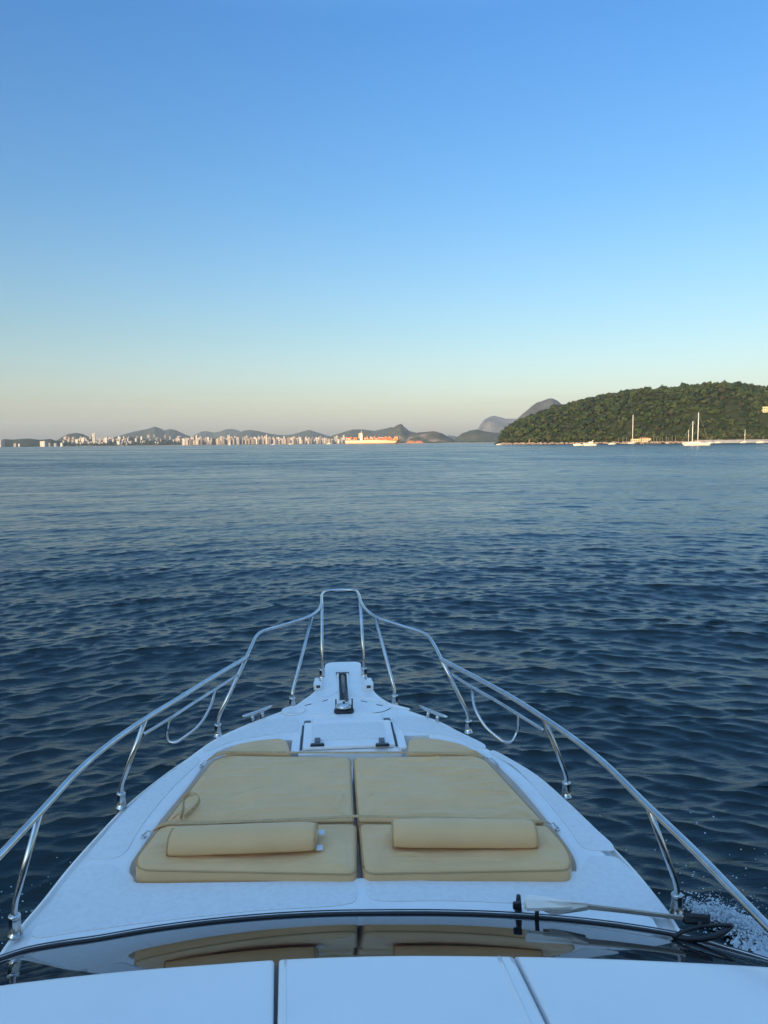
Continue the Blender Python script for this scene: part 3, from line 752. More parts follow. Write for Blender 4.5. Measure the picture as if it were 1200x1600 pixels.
# ------------------------------------------------------------------ THE YACHT
ZD = 1.55
yacht = empty('motor_yacht', (0, 3.0, 0)); tag(yacht, 'white motor yacht whose foredeck with rails and sun pad fills the foreground', 'yacht')
def camber(x): return -0.045*min(1, (x/1.55)**2)
def PD(px, py, dz=0.0):
    z = ZD
    for _ in range(4):
        p = P(px, py, z+dz); z = ZD+camber(p.x)
    return P(px, py, z+dz)
def dk(x, y, dz=0.0): return Vector((x, y, ZD+camber(x)+dz))

EL = [(508,1033.5),(503,1058),(490,1080),(470,1094.5),(455,1104),(420,1117),(380,1132),(335,1152),(310,1166),(265,1195),(196,1249),(146,1300),(104,1346),(62,1398),(33,1431),(0,1473)]
ER = [(565,1033.5),(567,1055),(578,1066),(590,1084),(612,1098),(640,1109),(690,1126),(740,1151),(790,1177),(840,1207),(890,1250),(945,1299),(1002,1358),(1055,1426),(1072,1452)]
def edgefn(pts, aft):
    w = [PD(*p) for p in pts]; w = catmull([(p.x, p.y, 0) for p in w]+[Vector(a) for a in aft], 10)
    ys = np.array([p.y for p in w])[::-1]; xs = np.array([p.x for p in w])[::-1]
    o_ = np.argsort(ys); ys = ys[o_]; xs = xs[o_]
    return lambda y: float(np.interp(y, ys, xs))
xl = edgefn(EL, [(-1.62, 2.7, 0), (-1.66, 1.5, 0), (-1.66, -4, 0)])
xr = edgefn(ER, [(1.60, 2.5, 0), (1.66, 1.5, 0), (1.66, -4, 0)])
YF = min(PD(508, 1033.5).y, PD(565, 1033.5).y)
WL = [(222,1373),(209,1370),(203,1362),(204,1350),(211,1338),(225,1318),(249,1283),(291,1232),(323,1190),(340,1173),(365,1164),(393,1158),(437,1152)]
WR = [(882,1373),(893,1370),(899,1362),(900,1350),(896,1338),(884,1318),(858,1285),(823,1242),(790,1207),(761,1183),(740,1171),(710,1160),(670,1152)]
wl_ = [PD(*p) for p in WL]; wr_ = [PD(*p) for p in WR]
Y0 = PD(550, 1373).y; Y1 = PD(550, 1152).y
for w in (wl_, wr_): w[0].y = Y0-.001
def wfn(w):
    c = catmull(w, 6); ys = np.array([p.y for p in c]); xs = np.array([p.x for p in c]); ys = np.maximum.accumulate(ys)
    return lambda y: float(np.interp(y, ys, xs))
wlf, wrf = wfn(wl_), wfn(wr_)
WF = -.10     # depth of the well

# ---- deck
def deck():
    ys = [y for y in np.arange(1.2, Y0-.06, .05)]+[Y0-.03, Y0-.006, Y0, Y0+.0005]
    ys += list(np.arange(Y0+.008, Y0+.22, .012))+list(np.arange(Y0+.23, Y1-.2, .04))+list(np.arange(Y1-.2, Y1-.004, .012))+[Y1-.0005, Y1, Y1+.006, Y1+.03]
    ys += list(np.arange(Y1+.06, YF-.1, .03))+[YF-.1+.1*math.sin(t*math.pi/2) for t in np.linspace(0.1, 1, 9)]
    V = []; F = []; rows = []
    for y in ys:
        a, b = xl(y), xr(y)
        if y > YF-.1:
            t = (y-(YF-.1))/.1; sh = .05*(1-math.sqrt(max(0, 1-t*t))); a += sh; b -= sh
        inw = Y0 < y < Y1; lip = 0.0 if inw else None
        half = (b-a)/2; ch = min(.125, half*.12)*float(1-sm(4.6, 5.6, y)*.75)
        lip_d = .030*float(1-sm(6.0, 6.5, y))
        wy = min(max(y, Y0+.0005), Y1-.0005)
        l_, r_ = wlf(wy), wrf(wy)
        if y > Y1: f = float(sm(Y1, Y1+.6, y)); l_ = l_*(1-f)+a*.6*f; r_ = r_*(1-f)+b*.6*f
        l_ = max(l_, a+ch+.06) if y > Y1 else l_; r_ = min(r_, b-ch-.06) if y > Y1 else r_
        drop = WF if inw else 0
        row = [(a, -.10), (a-.004, -.052), (a+.004, -.040), (a+.022, -.034), (a+.03, -lip_d-.026), (a+ch*.80, -lip_d-.020), (a+ch, -.004), (a+ch+.02, 0)]
        x0, x1 = a+ch+.02, l_-.03
        row += [(x0+(x1-x0)*t, 0) for t in (.2, .4, .6, .8)]+[(x1, 0), (l_-.012, -.001), (l_-.002, -.006 if inw else 0), (l_, -.016 if inw else 0), (l_+.001, drop)]
        row += [(l_+(r_-l_)*t, drop) for t in np.linspace(.03, .97, 17)]
        x0, x1 = r_+.03, b-ch-.02
        row += [(r_-.001, drop), (r_, -.016 if inw else 0), (r_+.002, -.006 if inw else 0), (r_+.012, -.001), (x0, 0)]+[(x0+(x1-x0)*t, 0) for t in (.2, .4, .6, .8)]
        row += [(b-ch-.02, 0), (b-ch, -.004), (b-ch*.80, -lip_d-.020), (b-.03, -lip_d-.026), (b-.022, -.034), (b-.004, -.040), (b+.004, -.052), (b, -.10)]
        for x, dz in row: V.append(dk(x, y, dz))
        nc = len(row)
    for i in range(len(ys)-1):
        for k in range(nc-1):
            q = i*nc+k; F.append((q, q+1, q+1+nc, q+nc))
    k = (len(ys)-1)*nc
    # front skirt of the pulpit
    for q in range(nc): V.append(Vector(V[k+q])+Vector((0, 0, -.09)))
    for q in range(nc-1): F.append((k+q, k+q+1, k+nc+q+1, k+nc+q))
    o = meshobj('foredeck', V, F, gelcoat, yacht); sharpen(o, 32); return o
deck()
# hull shell
V = []; F = []; ys = np.concatenate([np.arange(-4, 5, .4), np.arange(5, YF-.35, .12)])
nt = 14
for y in ys:
    for s in (-1, 1):
        e_ = xl(y) if s < 0 else xr(y)
        e_ = e_*float(1-sm(5.9, YF-.4, y)*.9)
        for j in range(nt):
            t = j/(nt-1); z = ZD-.09-t*2.1
            fl = 1-(.25+.6*float(sm(2.5, 6.5, y)))*t**.8
            yy = y-1.3*t*max(0, (y-3)/3.8)**2
            V.append((e_*fl*.995, yy, z+camber(e_)))
n2 = nt*2
for i in range(len(ys)-1):
    for s in (0, 1):
        for j in range(nt-1):
            a = i*n2+s*nt+j; F.append((a, a+1, a+1+n2, a+n2) if s else (a, a+n2, a+n2+1, a+1))
F.append(tuple(range(nt))+tuple(range(2*nt-1, nt-1, -1)))
o = meshobj('hull', V, F, gelcoat, yacht); fixnormals(o)
# rubbing strake
for s, fn in ((-1, xl), (1, xr)):
    pts = [dk(fn(y)+s*.008, y, -.105) for y in np.arange(-4, YF-.6, .2)]
    MB().tube(pts, .022, 8).build('rubbing_strake', steel, yacht)

# ---- non-slip panels
def panel(name, pts, material, dz=.004, per=6, parent=yacht, thick=.0, px=True, closed_smooth=True):
    w = [PD(*p) for p in pts] if px else [Vector(p) for p in pts]
    c = catmull([(p.x, p.y, 0) for p in w], per, True) if closed_smooth else [Vector((p.x, p.y, 0)) for p in w]
    bm = bmesh.new(); vs_ = [bm.verts.new(p) for p in c]
    es = [bm.edges.new((vs_[i], vs_[(i+1) % len(vs_)])) for i in range(len(vs_))]
    bmesh.ops.triangle_fill(bm, edges=es, use_beauty=True)
    for _ in range(5):
        lg = [e for e in bm.edges if e.calc_length() > .12 and not e.is_boundary]
        if not lg: break
        bmesh.ops.subdivide_edges(bm, edges=lg, cuts=1); bmesh.ops.triangulate(bm, faces=[f for f in bm.faces if len(f.verts) > 3])
    bmesh.ops.recalc_face_normals(bm, faces=bm.faces)
    if sum(f.normal.z for f in bm.faces) < 0: bmesh.ops.reverse_faces(bm, faces=bm.faces)
    # give it its edge: skirt
    bd = [e for e in bm.edges if e.is_boundary]
    for v in bm.verts: v.co.z = ZD+camber(v.co.x)+dz
    ret = bmesh.ops.extrude_edge_only(bm, edges=bd)
    for v in ret['geom']:
        if isinstance(v, bmesh.types.BMVert): v.co.z -= dz+.001
    me = bpy.data.meshes.new(name); bm.to_mesh(me); bm.free(); me.materials.append(material)
    o = bpy.data.objects.new(name, me); COL.objects.link(o)
    if parent: o.parent = parent; o.matrix_parent_inverse = Matrix.Translation(parent_world(parent)).inverted()
    return o

panel('nonslip_panel', [(549,1378),(556,1384),(557,1404),(548,1412),(400,1424),(250,1440),(120,1457),(62,1466),(50,1462),(56,1448),(90,1402),(122,1361),(136,1353),(176,1352),(186,1358),(193,1372),(212,1380),(240,1381),(400,1379)], nonskid)
panel('nonslip_panel', [(580,1378),(573,1384),(575,1400),(586,1407),(700,1408),(850,1415),(1000,1430),(1040,1436),(1047,1431),(1040,1420),(1005,1378),(970,1346),(960,1340),(925,1339),(915,1345),(908,1362),(890,1377),(860,1379),(700,1378)], nonskid)
panel('nonslip_panel', [(306,1184),(270,1206),(230,1236),(196,1268),(164,1304),(142,1332),(140,1340),(148,1343),(180,1341),(195,1333),(214,1302),(240,1266),(275,1226),(310,1192),(312,1185)], nonskid)
panel('nonslip_panel', [(770,1173),(800,1188),(840,1213),(885,1252),(930,1295),(958,1322),(958,1329),(948,1330),(920,1328),(908,1322),(892,1300),(870,1272),(835,1230),(800,1196),(772,1181),(766,1175)], nonskid)
panel('nonslip_panel', [(462,1122),(430,1124),(395,1135),(350,1153),(318,1169),(320,1174),(330,1172),(360,1160),(400,1152),(440,1146),(462,1143),(467,1136),(467,1126)], nonskid)
panel('nonslip_panel', [(616,1120),(650,1121),(690,1132),(730,1150),(758,1165),(757,1170),(745,1168),(715,1155),(680,1148),(645,1144),(628,1141),(622,1134),(613,1124)], nonskid)
panel('nonslip_panel', [(512,1040),(560,1040),(563,1050),(563,1075),(575,1088),(560,1086),(546,1078),(546,1050),(526,1050),(528,1080),(505,1090),(496,1090),(508,1072),(511,1055)], gelcoat, dz=.003)

# ---- locker coaming and lid forward of the pad
def bevel_box(name, c, d, material, parent, bev=.008, seg=2):
    bm = bmesh.new(); bmesh.ops.create_cube(bm, size=1)
    for v in bm.verts: v.co = Vector((c[0]+v.co.x*d[0], c[1]+v.co.y*d[1], c[2]+v.co.z*d[2]))
    bmesh.ops.bevel(bm, geom=list(bm.edges), offset=bev, segments=seg, affect='EDGES', profile=.6)
    me = bpy.data.meshes.new(name); bm.to_mesh(me); bm.free(); me.materials.append(material); me.polygons.foreach_set('use_smooth', [True]*len(me.polygons)); me.set_sharp_from_angle(angle=R(35))
    o = bpy.data.objects.new(name, me); COL.objects.link(o); o.parent = parent; o.matrix_parent_inverse = Matrix.Translation(parent_world(parent)).inverted(); return o
YC = PD(545, 1176).y; YL0 = PD(545, 1171).y; YL1 = PD(545, 1132).y; YL2 = PD(545, 1118).y
xa, xb = PD(466, 1174).x, PD(628, 1174).x
bevel_box('locker_coaming', ((xa+xb)/2, (YC+Y1)/2+.0, ZD+WF/2-.002), (xb-xa, Y1-YC-.002, -WF), gelcoat, yacht, .006)
lw0, lw1 = PD(473, 1171).x, PD(618, 1171).x
lid = bevel_box('locker_lid', ((lw0+lw1)/2, (YL0+YL1)/2, ZD+.016), (lw1-lw0, YL1-YL0, .022), gelcoat, yacht, .007, 3)
bevel_box('lid_panel', ((lw0+lw1)/2, (YL0+YL1)/2+.03, ZD+.029), (lw1-lw0-.12, YL1-YL0-.16, .006), nonskid, lid, .002, 2)
for s, x in ((-1, lw0), (1, lw1)):
    MB().box((x+s*.012, (YL0+YL1)/2+.01, ZD+.004), (.013, YL1-YL0-.02, .006)).build('lid_gap', darkslot, yacht, False)
    bevel_box('side_rib', (x+s*.052, (YL0+YL1)/2-.12, ZD+.008), (.06, (YL1-YL0)*.66, .018), gelcoat, yacht, .005)
bevel_box('fixed_panel', ((lw0+lw1)/2, (YL1+YL2)/2+.008, ZD+.010), (lw1-lw0-.12, YL2-YL1-.03, .014), gelcoat, yacht, .005)
for x in (lw0+.02, lw1-.02):
    h = bevel_box('hinge', (x, YL1+.05, ZD+.010), (.05, .05, .012), galv, yacht, .003); MB().tube([(x-.026, YL1+.015, ZD+.02), (x+.026, YL1+.015, ZD+.02)], .006, 8).build('hinge_pin', galv, h)
for px in (496, 597.5):
    p = PD(px, 1171)
    la = bevel_box('latch', (p.x, p.y+.0, ZD+.034), (.095, .035, .018), galv, yacht, .005)
    bevel_box('latch_tongue', (p.x, p.y+.055, ZD+.039), (.042, .09, .02), galv, la, .006)
    MB().tube([(p.x-.05, p.y-.012, ZD+.036), (p.x+.05, p.y-.012, ZD+.036)], .008, 8).build('latch_pin', blackp, la)

# ---- windlass hatch with its curved seam, slot, anchor roller
def ridge(name, pts, r, material, parent=yacht, flat=.5, dz=.0):
    c = catmull([PD(*p, dz) for p in pts], 6); return MB().tube(c, r, 8, flat=flat).build(name, material, parent)
ridge('hatch_seam', [(468,1106),(474,1110.5),(484,1114),(497,1116.5),(512,1117)], .009, gelcoat)
ridge('hatch_seam', [(610,1106.5),(604,1110),(593,1113),(572,1115.5),(553,1116)], .0055, darkslot)
ridge('hatch_edge', [(545,1084),(570,1090),(595,1096.5),(613,1102),(640,1109)], .014, gelcoat, flat=.9)
ridge('hatch_edge', [(530,1086),(515,1090),(497,1095),(478,1101)], .006, gelcoat)
for a, b in (((476,1102.5),(486,1100)), ((504,1096),(512,1093.5)), ((564,1095),(574,1097)), ((588,1101),(598,1102.5))):
    ridge('hatch_notch', [a, b], .006, darkslot)
s0, s1 = PD(530, 1094), PD(545, 1094); sf = PD(537, 1055)
cx = (PD(527, 1055).x+PD(545.5, 1055).x)/2; hw = .037
sl_ = MB().box(((s0.x+s1.x)/2, (s0.y+sf.y)/2, ZD+.0035), (hw*1.9, sf.y-s0.y, .005)).build('roller_slot', darkslot, yacht, False)
for s in (-1, 1):
    o = bevel_box('slot_rim', ((s0.x+s1.x)/2+s*(hw+.008), (s0.y+sf.y)/2, ZD+.012), (.014, sf.y-s0.y, .02), gelcoat, sl_, .004)
ccx = (s0.x+s1.x)/2
MB().add([(ccx-.062, sf.y+.06, ZD+.012), (ccx+.062, sf.y+.06, ZD+.012), (ccx+.038, sf.y-.08, ZD+.009), (ccx-.038, sf.y-.08, ZD+.009), (ccx-.062, sf.y+.06, ZD-.004), (ccx+.062, sf.y+.06, ZD-.004), (ccx+.038, sf.y-.08, ZD-.004), (ccx-.038, sf.y-.08, ZD-.004)], [(0, 3, 2, 1), (0, 1, 5, 4), (1, 2, 6, 5), (2, 3, 7, 6), (3, 0, 4, 7)]).build('slot_plate', darkslot, sl_, False)
an = MB().tube([(ccx, s0.y+.02, ZD+.055), (ccx, (s0.y+sf.y)/2, ZD+.03), (ccx, sf.y-.1, ZD+.02)], [.013, .016, .018], 10).build('anchor_shank', galv, yacht)
MB().lathe((ccx, sf.y-.03, ZD-.0), [(.035, 0), (.03, .02), (.012, .03)], 12).build('anchor_roller', blackp, yacht)
# windlass
w0 = PD(537.5, 1112)
wd = MB().lathe((w0.x, w0.y, ZD), [(.082, 0), (.084, .014), (.076, .024), (.056, .028), (.054, .040)], 32).build('windlass', blackp, yacht)
MB().lathe((w0.x, w0.y, ZD+.036), [(.058, 0), (.067, .006), (.068, .016), (.060, .028), (.040, .036), (.015, .039), (.002, .040)], 32).build('windlass_drum', steel, wd)
MB().lathe((w0.x, w0.y, ZD+.075), [(.010, 0), (.010, .008), (.003, .010)], 12).build('drum_nut', blackp, wd)
mb = MB()
for k in range(9):
    t = k/8; p = Vector((w0.x+.03, w0.y+.07, ZD+.06)).lerp(Vector((ccx+.01, s0.y+.1, ZD+.05)), t)
    c = [(p.x+.013*math.cos(a)*(1 if k % 2 else .3), p.y+.022*math.sin(a), p.z+.013*math.cos(a)*(.3 if k % 2 else 1)) for a in np.linspace(0, 2*math.pi, 11)]
    mb.tube(c, .0045, 6, False)
mb.build('chain', galv, wd)
for px, a, b in ((525, 1093, 1105), (550.5, 1092, 1113)):
    p = PD(px, b); MB().tube([(p.x, p.y, ZD), (p.x, p.y+.01, ZD+(b-a)/1156*6.2*1.0)], .006, 8).build('locking_pin', blackp, wd)
# fairlead chocks
for x0, x1, yc, s in ((490, 503, 1079, -1), (570, 584, 1079, 1)):
    a, b = PD(x0, yc), PD(x1, yc); c = (a+b)/2
    ch = bevel_box('fairlead', (c.x, c.y+.05, ZD+.028), (b.x-a.x, .10, .06), gelcoat, yacht, .012, 3)
    bevel_box('fairlead_horn', (c.x+s*.01, c.y+.17, ZD+.022), ((b.x-a.x)*.6, .10, .05), gelcoat, ch, .014, 3)
    MB().box((c.x-s*.005, c.y-.001, ZD+.034), ((b.x-a.x)*.45, .004, .024)).build('fairlead_throat', darkslot, ch, False)
# deck filler cap
p = PD(459, 1111); MB().lathe((p.x, p.y, ZD+camber(p.x)), [(.10, 0), (.10, .008), (.092, .012), (.088, .008), (.05, .009)], 28).build('filler_cap', gelcoat, yacht)
# cleats
for (a, b), posts in ((((379,1121),(425,1104.5)), ((397,1125),(410,1121))), (((655,1104.5),(699,1122)), ((670,1121),(682,1125)))):
    A, B = PD(*a, .055), PD(*b, .055)
    c = MB().tube([A+(B-A)*t+Vector((0, 0, .008*abs(2*t-1)**2)) for t in np.linspace(0, 1, 9)], [.008, .012, .014, .014, .014, .014, .014, .012, .008], 10).build('mooring_cleat', steel, yacht)
    for t in (.33, .66):
        q = A.lerp(B, t); MB().tube([(q.x, q.y, ZD+camber(q.x)-.01), (q.x, q.y, q.z)], [.02, .011], 12).build('cleat_post', steel, c)

# ---- rails
H = .55
def RL(nodes): return [PD(px, py, h) for px, py, h in nodes]
left_top = RL([(532,922,.72),(510,924,.72),(503.5,929,.72),(502,945,.70),(496,955,.685),(480,965,.675),(450,975,.66),(412,986,.63),(402,993,.62),(394,1008,.60),(385,1028,.57)])
right_top = RL([(532,922,.72),(554,923,.72),(560,928,.72),(564,941,.70),(572,953,.685),(588,965,.67),(620,976,.65),(658,988,.63),(668,994,.62),(677,1006,.60),(690,1031,.57)])
def joint(pt_, parent, r=.021): MB().tube([pt_+Vector((0, 0, -.012)), pt_+Vector((0, 0, .012))], r, 12).build('joint', steel, parent)
pulpit = MB().tube(catmull(left_top[::-1][:-1]+right_top, 6), .0150, 14).build('bow_rail', steel, yacht)
lrail = RL([(385,1028,.57),(330,1060,.56),(280,1091,.555),(228,1123,.55),(180,1156,.55),(127,1200,.55),(62,1270,.55),(0,1336,.55),(-90,1432,.55)])
lrail += [lrail[-1]+Vector((-.03, -.8, .0)), lrail[-1]+Vector((-.03, -2.2, -.05))]
rrail = RL([(690,1031,.57),(745,1059.5,.56),(800,1090,.555),(850,1122,.55),(900,1157,.55),(945,1193,.55),(1013,1260,.55),(1087,1331,.55),(1143,1389,.55),(1200,1448,.55)])
rrail += [rrail[-1]+Vector((.03, -.6, .0)), rrail[-1]+Vector((.03, -2.4, -.05))]
port = MB().tube(catmull(lrail, 8), .0165, 14).build('side_rail', steel, yacht)
star = MB().tube(catmull(rrail, 8), .0165, 14).build('side_rail', steel, yacht)
def stanchion(base, bend, top, parent, r=.0145):
    b = PD(*base, -.02); f = PD(bend[0], bend[1], .10)
    b2 = Vector((b.x, b.y, b.z+.11)); t = top
    q = b2+(Vector((f.x, f.y, f.z))-b2)*1.0
    pts = fillet([b, b2, b2.lerp(t, .06)+Vector((0, 0, .02)), t], .05)
    o = MB().tube(pts, r, 12).build('stanchion', steel, parent)
    MB().lathe((b.x, b.y, b.z-.012), [(.034, 0), (.034, .010), (.0275, .014), (.0255, .088), (.0275, .089), (.0270, .102), (.018, .106)], 18).build('socket', steel, o)
    joint(t, o, .019) if parent is None else None
    return o
stanchion((503.5,1060),(503,1045), PD(503, 938, .71), pulpit)
stanchion((569,1058),(568,1045), PD(562.5, 937, .71), pulpit)
stanchion((457,1106),(460,1085), PD(488, 962.5, .675), pulpit)
stanchion((617,1102),(615,1078), PD(586.5, 966.5, .67), pulpit)
stanchion((341,1149),(344,1128), PD(385, 1028, .57), port)
stanchion((732,1143),(732,1118), PD(690, 1031, .57), star)
stanchion((190,1260),(194,1235), PD(227, 1125, .55), port)
stanchion((885,1243),(886,1220), PD(850, 1123, .55), star)
stanchion((24,1458),(27,1420), PD(62, 1271, .55), port)
stanchion((1057,1424),(1057,1395), PD(1013, 1261, .55), star)
mb = MB().tube(catmull(RL([(371,1055,.49),(335,1078,.47),(300,1100,.46),(265,1123,.45),(225,1147,.44)]), 6), .0105, 10); lo = mb.build('lower_rail', steel, port)
mb = MB().tube(catmull(RL([(706,1054,.49),(738,1074,.47),(775,1095,.46),(812,1118,.45),(849,1141,.44)]), 6), .0105, 10); mb.build('lower_rail', steel, star)
MB().tube(fillet(RL([(336,1078,.47),(331,1100,.38),(312,1135,.27),(276,1160,.19),(262,1160,.19),(260,1142,.27),(265,1124,.45)]), .09), .0095, 10).build('fender_hoop', steel, port)
MB().tube(fillet(RL([(737,1074,.47),(740,1105,.37),(757,1136,.26),(787,1160,.19),(800,1160,.19),(810,1140,.27),(810,1117,.45)]), .09), .0095, 10).build('fender_hoop', steel, star)

# ---- windscreen
GB = [(-120,1530,.0),(-50,1512,.01),(0,1499,.015),(40,1486,.02),(100,1475,.02),(150,1468,.02),(225,1455,.02),(300,1444.5,.02),(370,1437,.02),(440,1431.5,.02),(520,1428,.02),(600,1427,.02),(680,1427,.02),(760,1429,.02),(830,1433,.02),(900,1439,.02),(960,1446,.02),(1020,1455,.02),(1080,1467,.02),(1130,1482,.02),(1200,1503,.015),(1290,1535,.0)]
gb = catmull([PD(*p) for p in GB], 5)
GT = []
LIP = [(-120,1562),(-50,1550),(0,1541),(110,1527),(220,1516),(330,1507.5),(436,1500),(530,1496),(620,1494),(700,1494),(790,1495),(870,1496.5),(950,1499),(1040,1503),(1120,1507),(1200,1512),(1300,1520)]
HL = .43
def surf_h(p): return ZD+HL
lip = catmull([P(px, py, ZD+HL-.03*((px-620)/600)**2) for px, py in LIP], 8)
# the glass runs from its base to under the lip
n = 90
def resamp(c, n):
    d = [0]
    for a, b in zip(c, c[1:]): d.append(d[-1]+(b-a).length)
    d = np.array(d)/d[-1]; t = np.linspace(0, 1, n)
    return [Vector([float(np.interp(tt, d, [p[k] for p in c])) for k in range(3)]) for tt in t]
gbr = resamp(gb, n)
gl_top = []
lx = np.array([p.x for p in lip]); ly = np.array([p.y for p in lip]); lz = np.array([p.z for p in lip])
for p in gbr:
    x = p.x*1.0
    gl_top.append(Vector((x*.95, float(np.interp(x*.95, lx, ly))+.002, float(np.interp(x*.95, lx, lz))-.045)))
V = []; F = []; M_ = 12
for a, b in zip(gbr, gl_top):
    for j in range(M_+1):
        t = j/M_; p = a.lerp(b, t); p.z += .004*math.sin(math.pi*t); V.append(p)
for i in range(n-1):
    for j in range(M_):
        a = i*(M_+1)+j; F.append((a, a+M_+1, a+M_+2, a+1))
ws = meshobj('windscreen', V, F, glass, yacht); fixnormals(ws)
def offs(c, d, dz):
    out = []
    for i, p in enumerate(c):
        t = c[min(i+1, len(c)-1)]-c[max(i-1, 0)]; t.z = 0; t.normalize(); out.append(p+Vector((-t.y, t.x, 0))*d+Vector((0, 0, dz)))
    return out
MB().tube(offs(gbr, .012, .002), .011, 10, flat=.8).build('windscreen_seal', black, ws)
MB().tube(offs(gbr, -.014, .010), .009, 10, flat=.7).build('windscreen_seal', black, ws)
MB().tube(offs(gbr, -.0015, .012), .003, 8).build('chrome_trim', steel, ws)
# cabin side and body below
bx0 = gbr[0]; bx1 = gbr[-1]

# ---- cowl over the windscreen (flybridge front), three mouldings with seams
SL = .20
def cowl_pt(x, d):      # d metres aft of the lip, at lateral x
    yy = float(np.interp(x, lx, ly)); zz = float(np.interp(x, lx, lz))
    return Vector((x, yy-d, zz+SL*d-.02*d*d))
def cowl_px(px, py):
    z = ZD+HL
    for _ in range(12):
        p = P(px, py, z); d = float(np.interp(p.x, lx, ly))-p.y; z = .5*z+.5*cowl_pt(p.x, d).z
    p = P(px, py, z); return p.x, float(np.interp(p.x, lx, ly))-p.y
def seamline(a, b):
    (x0, d0), (x1, d1) = cowl_px(*a), cowl_px(*b); k = (x1-x0)/(d1-d0); return lambda d: x0+k*(min(d, .9)-d0)
sA = seamline((428.5, 1505), (427.5, 1598)); sB = seamline((436, 1505), (434, 1598))
sC = seamline((800, 1503), (846, 1598)); sD = seamline((806, 1503), (853, 1598))
def cowl_panel(fa, fb, nx, name='cowl_panel'):
    prof = [(.01, -.13), (.001, -.03), (.0, -.008), (.003, .001), (.010, .006), (.034, .018), (.05, .027), (.056, .0295)]+[(d, .03) for d in (.066, .08, .12, .2, .3, .45, .6, .8, 1.0, 1.3, 1.6, 2.0, 2.6, 3.4)]
    V = []; F = []
    tt = [0, .0, .004, .012]+list(np.linspace(.03, .97, nx))+[.988, .996, 1.0, 1.0]
    for d, dz in prof:
        a, b = fa(max(d, 0)), fb(max(d, 0))
        for i, t in enumerate(tt):
            x = a+(b-a)*t; p = cowl_pt(x, max(d, 0)); 
            if d < 0: p.y -= d
            ed = min(t, 1-t)*(b-a); r_ = .010
            ez = -(r_-math.sqrt(max(0, r_*r_-(r_-min(ed, r_))**2)))
            if i in (0, len(tt)-1): ez = -.05
            V.append((p.x, p.y, p.z+dz+ez))
    nc = len(tt)
    for i in range(len(prof)-1):
        for k in range(nc-1):
            q = i*nc+k; F.append((q, q+1, q+1+nc, q+nc))
    o = meshobj(name, V, F, cowl_mat, yacht); fixnormals(o)
    if o.data.polygons[nc*8].normal.z < 0: o.data.flip_normals()
    return o
cowl_panel(lambda d: -1.95, sA, 40); cowl_panel(sB, sC, 24); cowl_panel(sD, lambda d: 1.95, 40)
for f1, f2 in ((sA, sB), (sC, sD)):
    V = []; F = []
    for k, d in enumerate(np.linspace(.0, 3.3, 40)):
        a, b = cowl_pt(f1(d)-.01, d), cowl_pt(f2(d)+.01, d); V += [(a.x, a.y, a.z-.02), (b.x, b.y, b.z-.02)]
        if k: q = 2*k; F.append((q-2, q-1, q+1, q))
    meshobj('seam_gasket', V, F, black, yacht)
def rib(fn, off, r, name='moulded_rib'):
    MB().tube([cowl_pt(fn(d)+off, d)+Vector((0, 0, .027)) for d in np.linspace(.06, 2.2, 40)], r, 8, flat=.8).build(name, cowl_mat, yacht)
rib(sB, .022, .006); rib(sC, -.050, .009); rib(sC, -.012, .005)
# coach sides closing the cabin
V = []; F = []
for k, (a, b) in enumerate(zip(gbr, gl_top)): pass
bevel_box('coach_side', (-1.47, -.6, ZD+.2), (.12, 5.2, .5), gelcoat, yacht, .03, 3); bevel_box('coach_side', (1.47, -.6, ZD+.2), (.12, 5.2, .5), gelcoat, yacht, .03, 3)

# ---- windscreen wiper
piv = PD(810, 1424)
wz = ZD+.10
wp = MB().tube([(piv.x, piv.y, ZD-.01), (piv.x, piv.y, ZD+.07)], [.018, .010], 12).build('windscreen_wiper', blackp, yacht)
def plate(pts, z, th, name, material, parent, bow=0.0):     # flat pressed arm lying level, pts = (px, py upper edge, py lower edge)
    V = []; F = []; n_ = len(pts)
    for k, (px, ya, yb, dz) in enumerate(pts):
        a, b = P(px, ya, z+dz+.018), P(px, yb, z+dz-.012)
        V += [a+Vector((0, 0, -th)), a+Vector((0, .0, 0)), (a+b)/2+Vector((0, 0, th*.6)), b+Vector((0, 0, 0)), b+Vector((0, 0, -th))]
    for i in range(n_-1):
        for k in range(5): F.append((i*5+k, i*5+(k+1) % 5, i*5+5+(k+1) % 5, i*5+5+k))
    F += [(0, 1, 2, 3, 4), tuple(range(n_*5-5, n_*5))[::-1]]
    o = meshobj(name, V, F, material, parent, False); fixnormals(o); return o
q1 = P(808, 1411, wz); bevel_box('wiper_motor', (q1.x, q1.y, wz-.012), (.040, .022, .034), blackp, wp, .008)
pv2 = P(839, 1418, wz-.01); MB().tube([(pv2.x, pv2.y, ZD-.01), (pv2.x, pv2.y, wz)], .010, 10).build('wiper_spindle', blackp, wp)
plate([(819,1402,1415,0), (824,1398,1419,0), (850,1400,1419,0), (885,1406,1418.5,0), (918,1411.5,1418.5,0)], wz+.012, .014, 'wiper_arm', arm_m, wp)
plate([(848,1418,1420,0), (862,1418,1426,0), (872,1418,1426,0), (914,1416,1420,0)], wz-.012, .010, 'arm_fairing', arm_m, wp)
plate([(914,1411.5,1418,.0), (980,1419.5,1425,-.008), (1030,1426,1431,-.015), (1068,1430,1435.5,-.02)], wz+.010, .008, 'wiper_rod', arm_m, wp)
p = P(824, 1404, wz+.018); MB().tube([p-Vector((0, 0, .006)), p+Vector((0, 0, .006))], .007, 10).build('arm_screw', blackp, wp)
plate([(1066,1427,1437,0), (1072,1426,1441,0), (1106,1429,1442,0), (1110,1428,1443,0)], wz-.012, .010, 'blade_clip', blackp, wp)
def PW(pts, z): return [P(px, py, z) for px, py in pts]
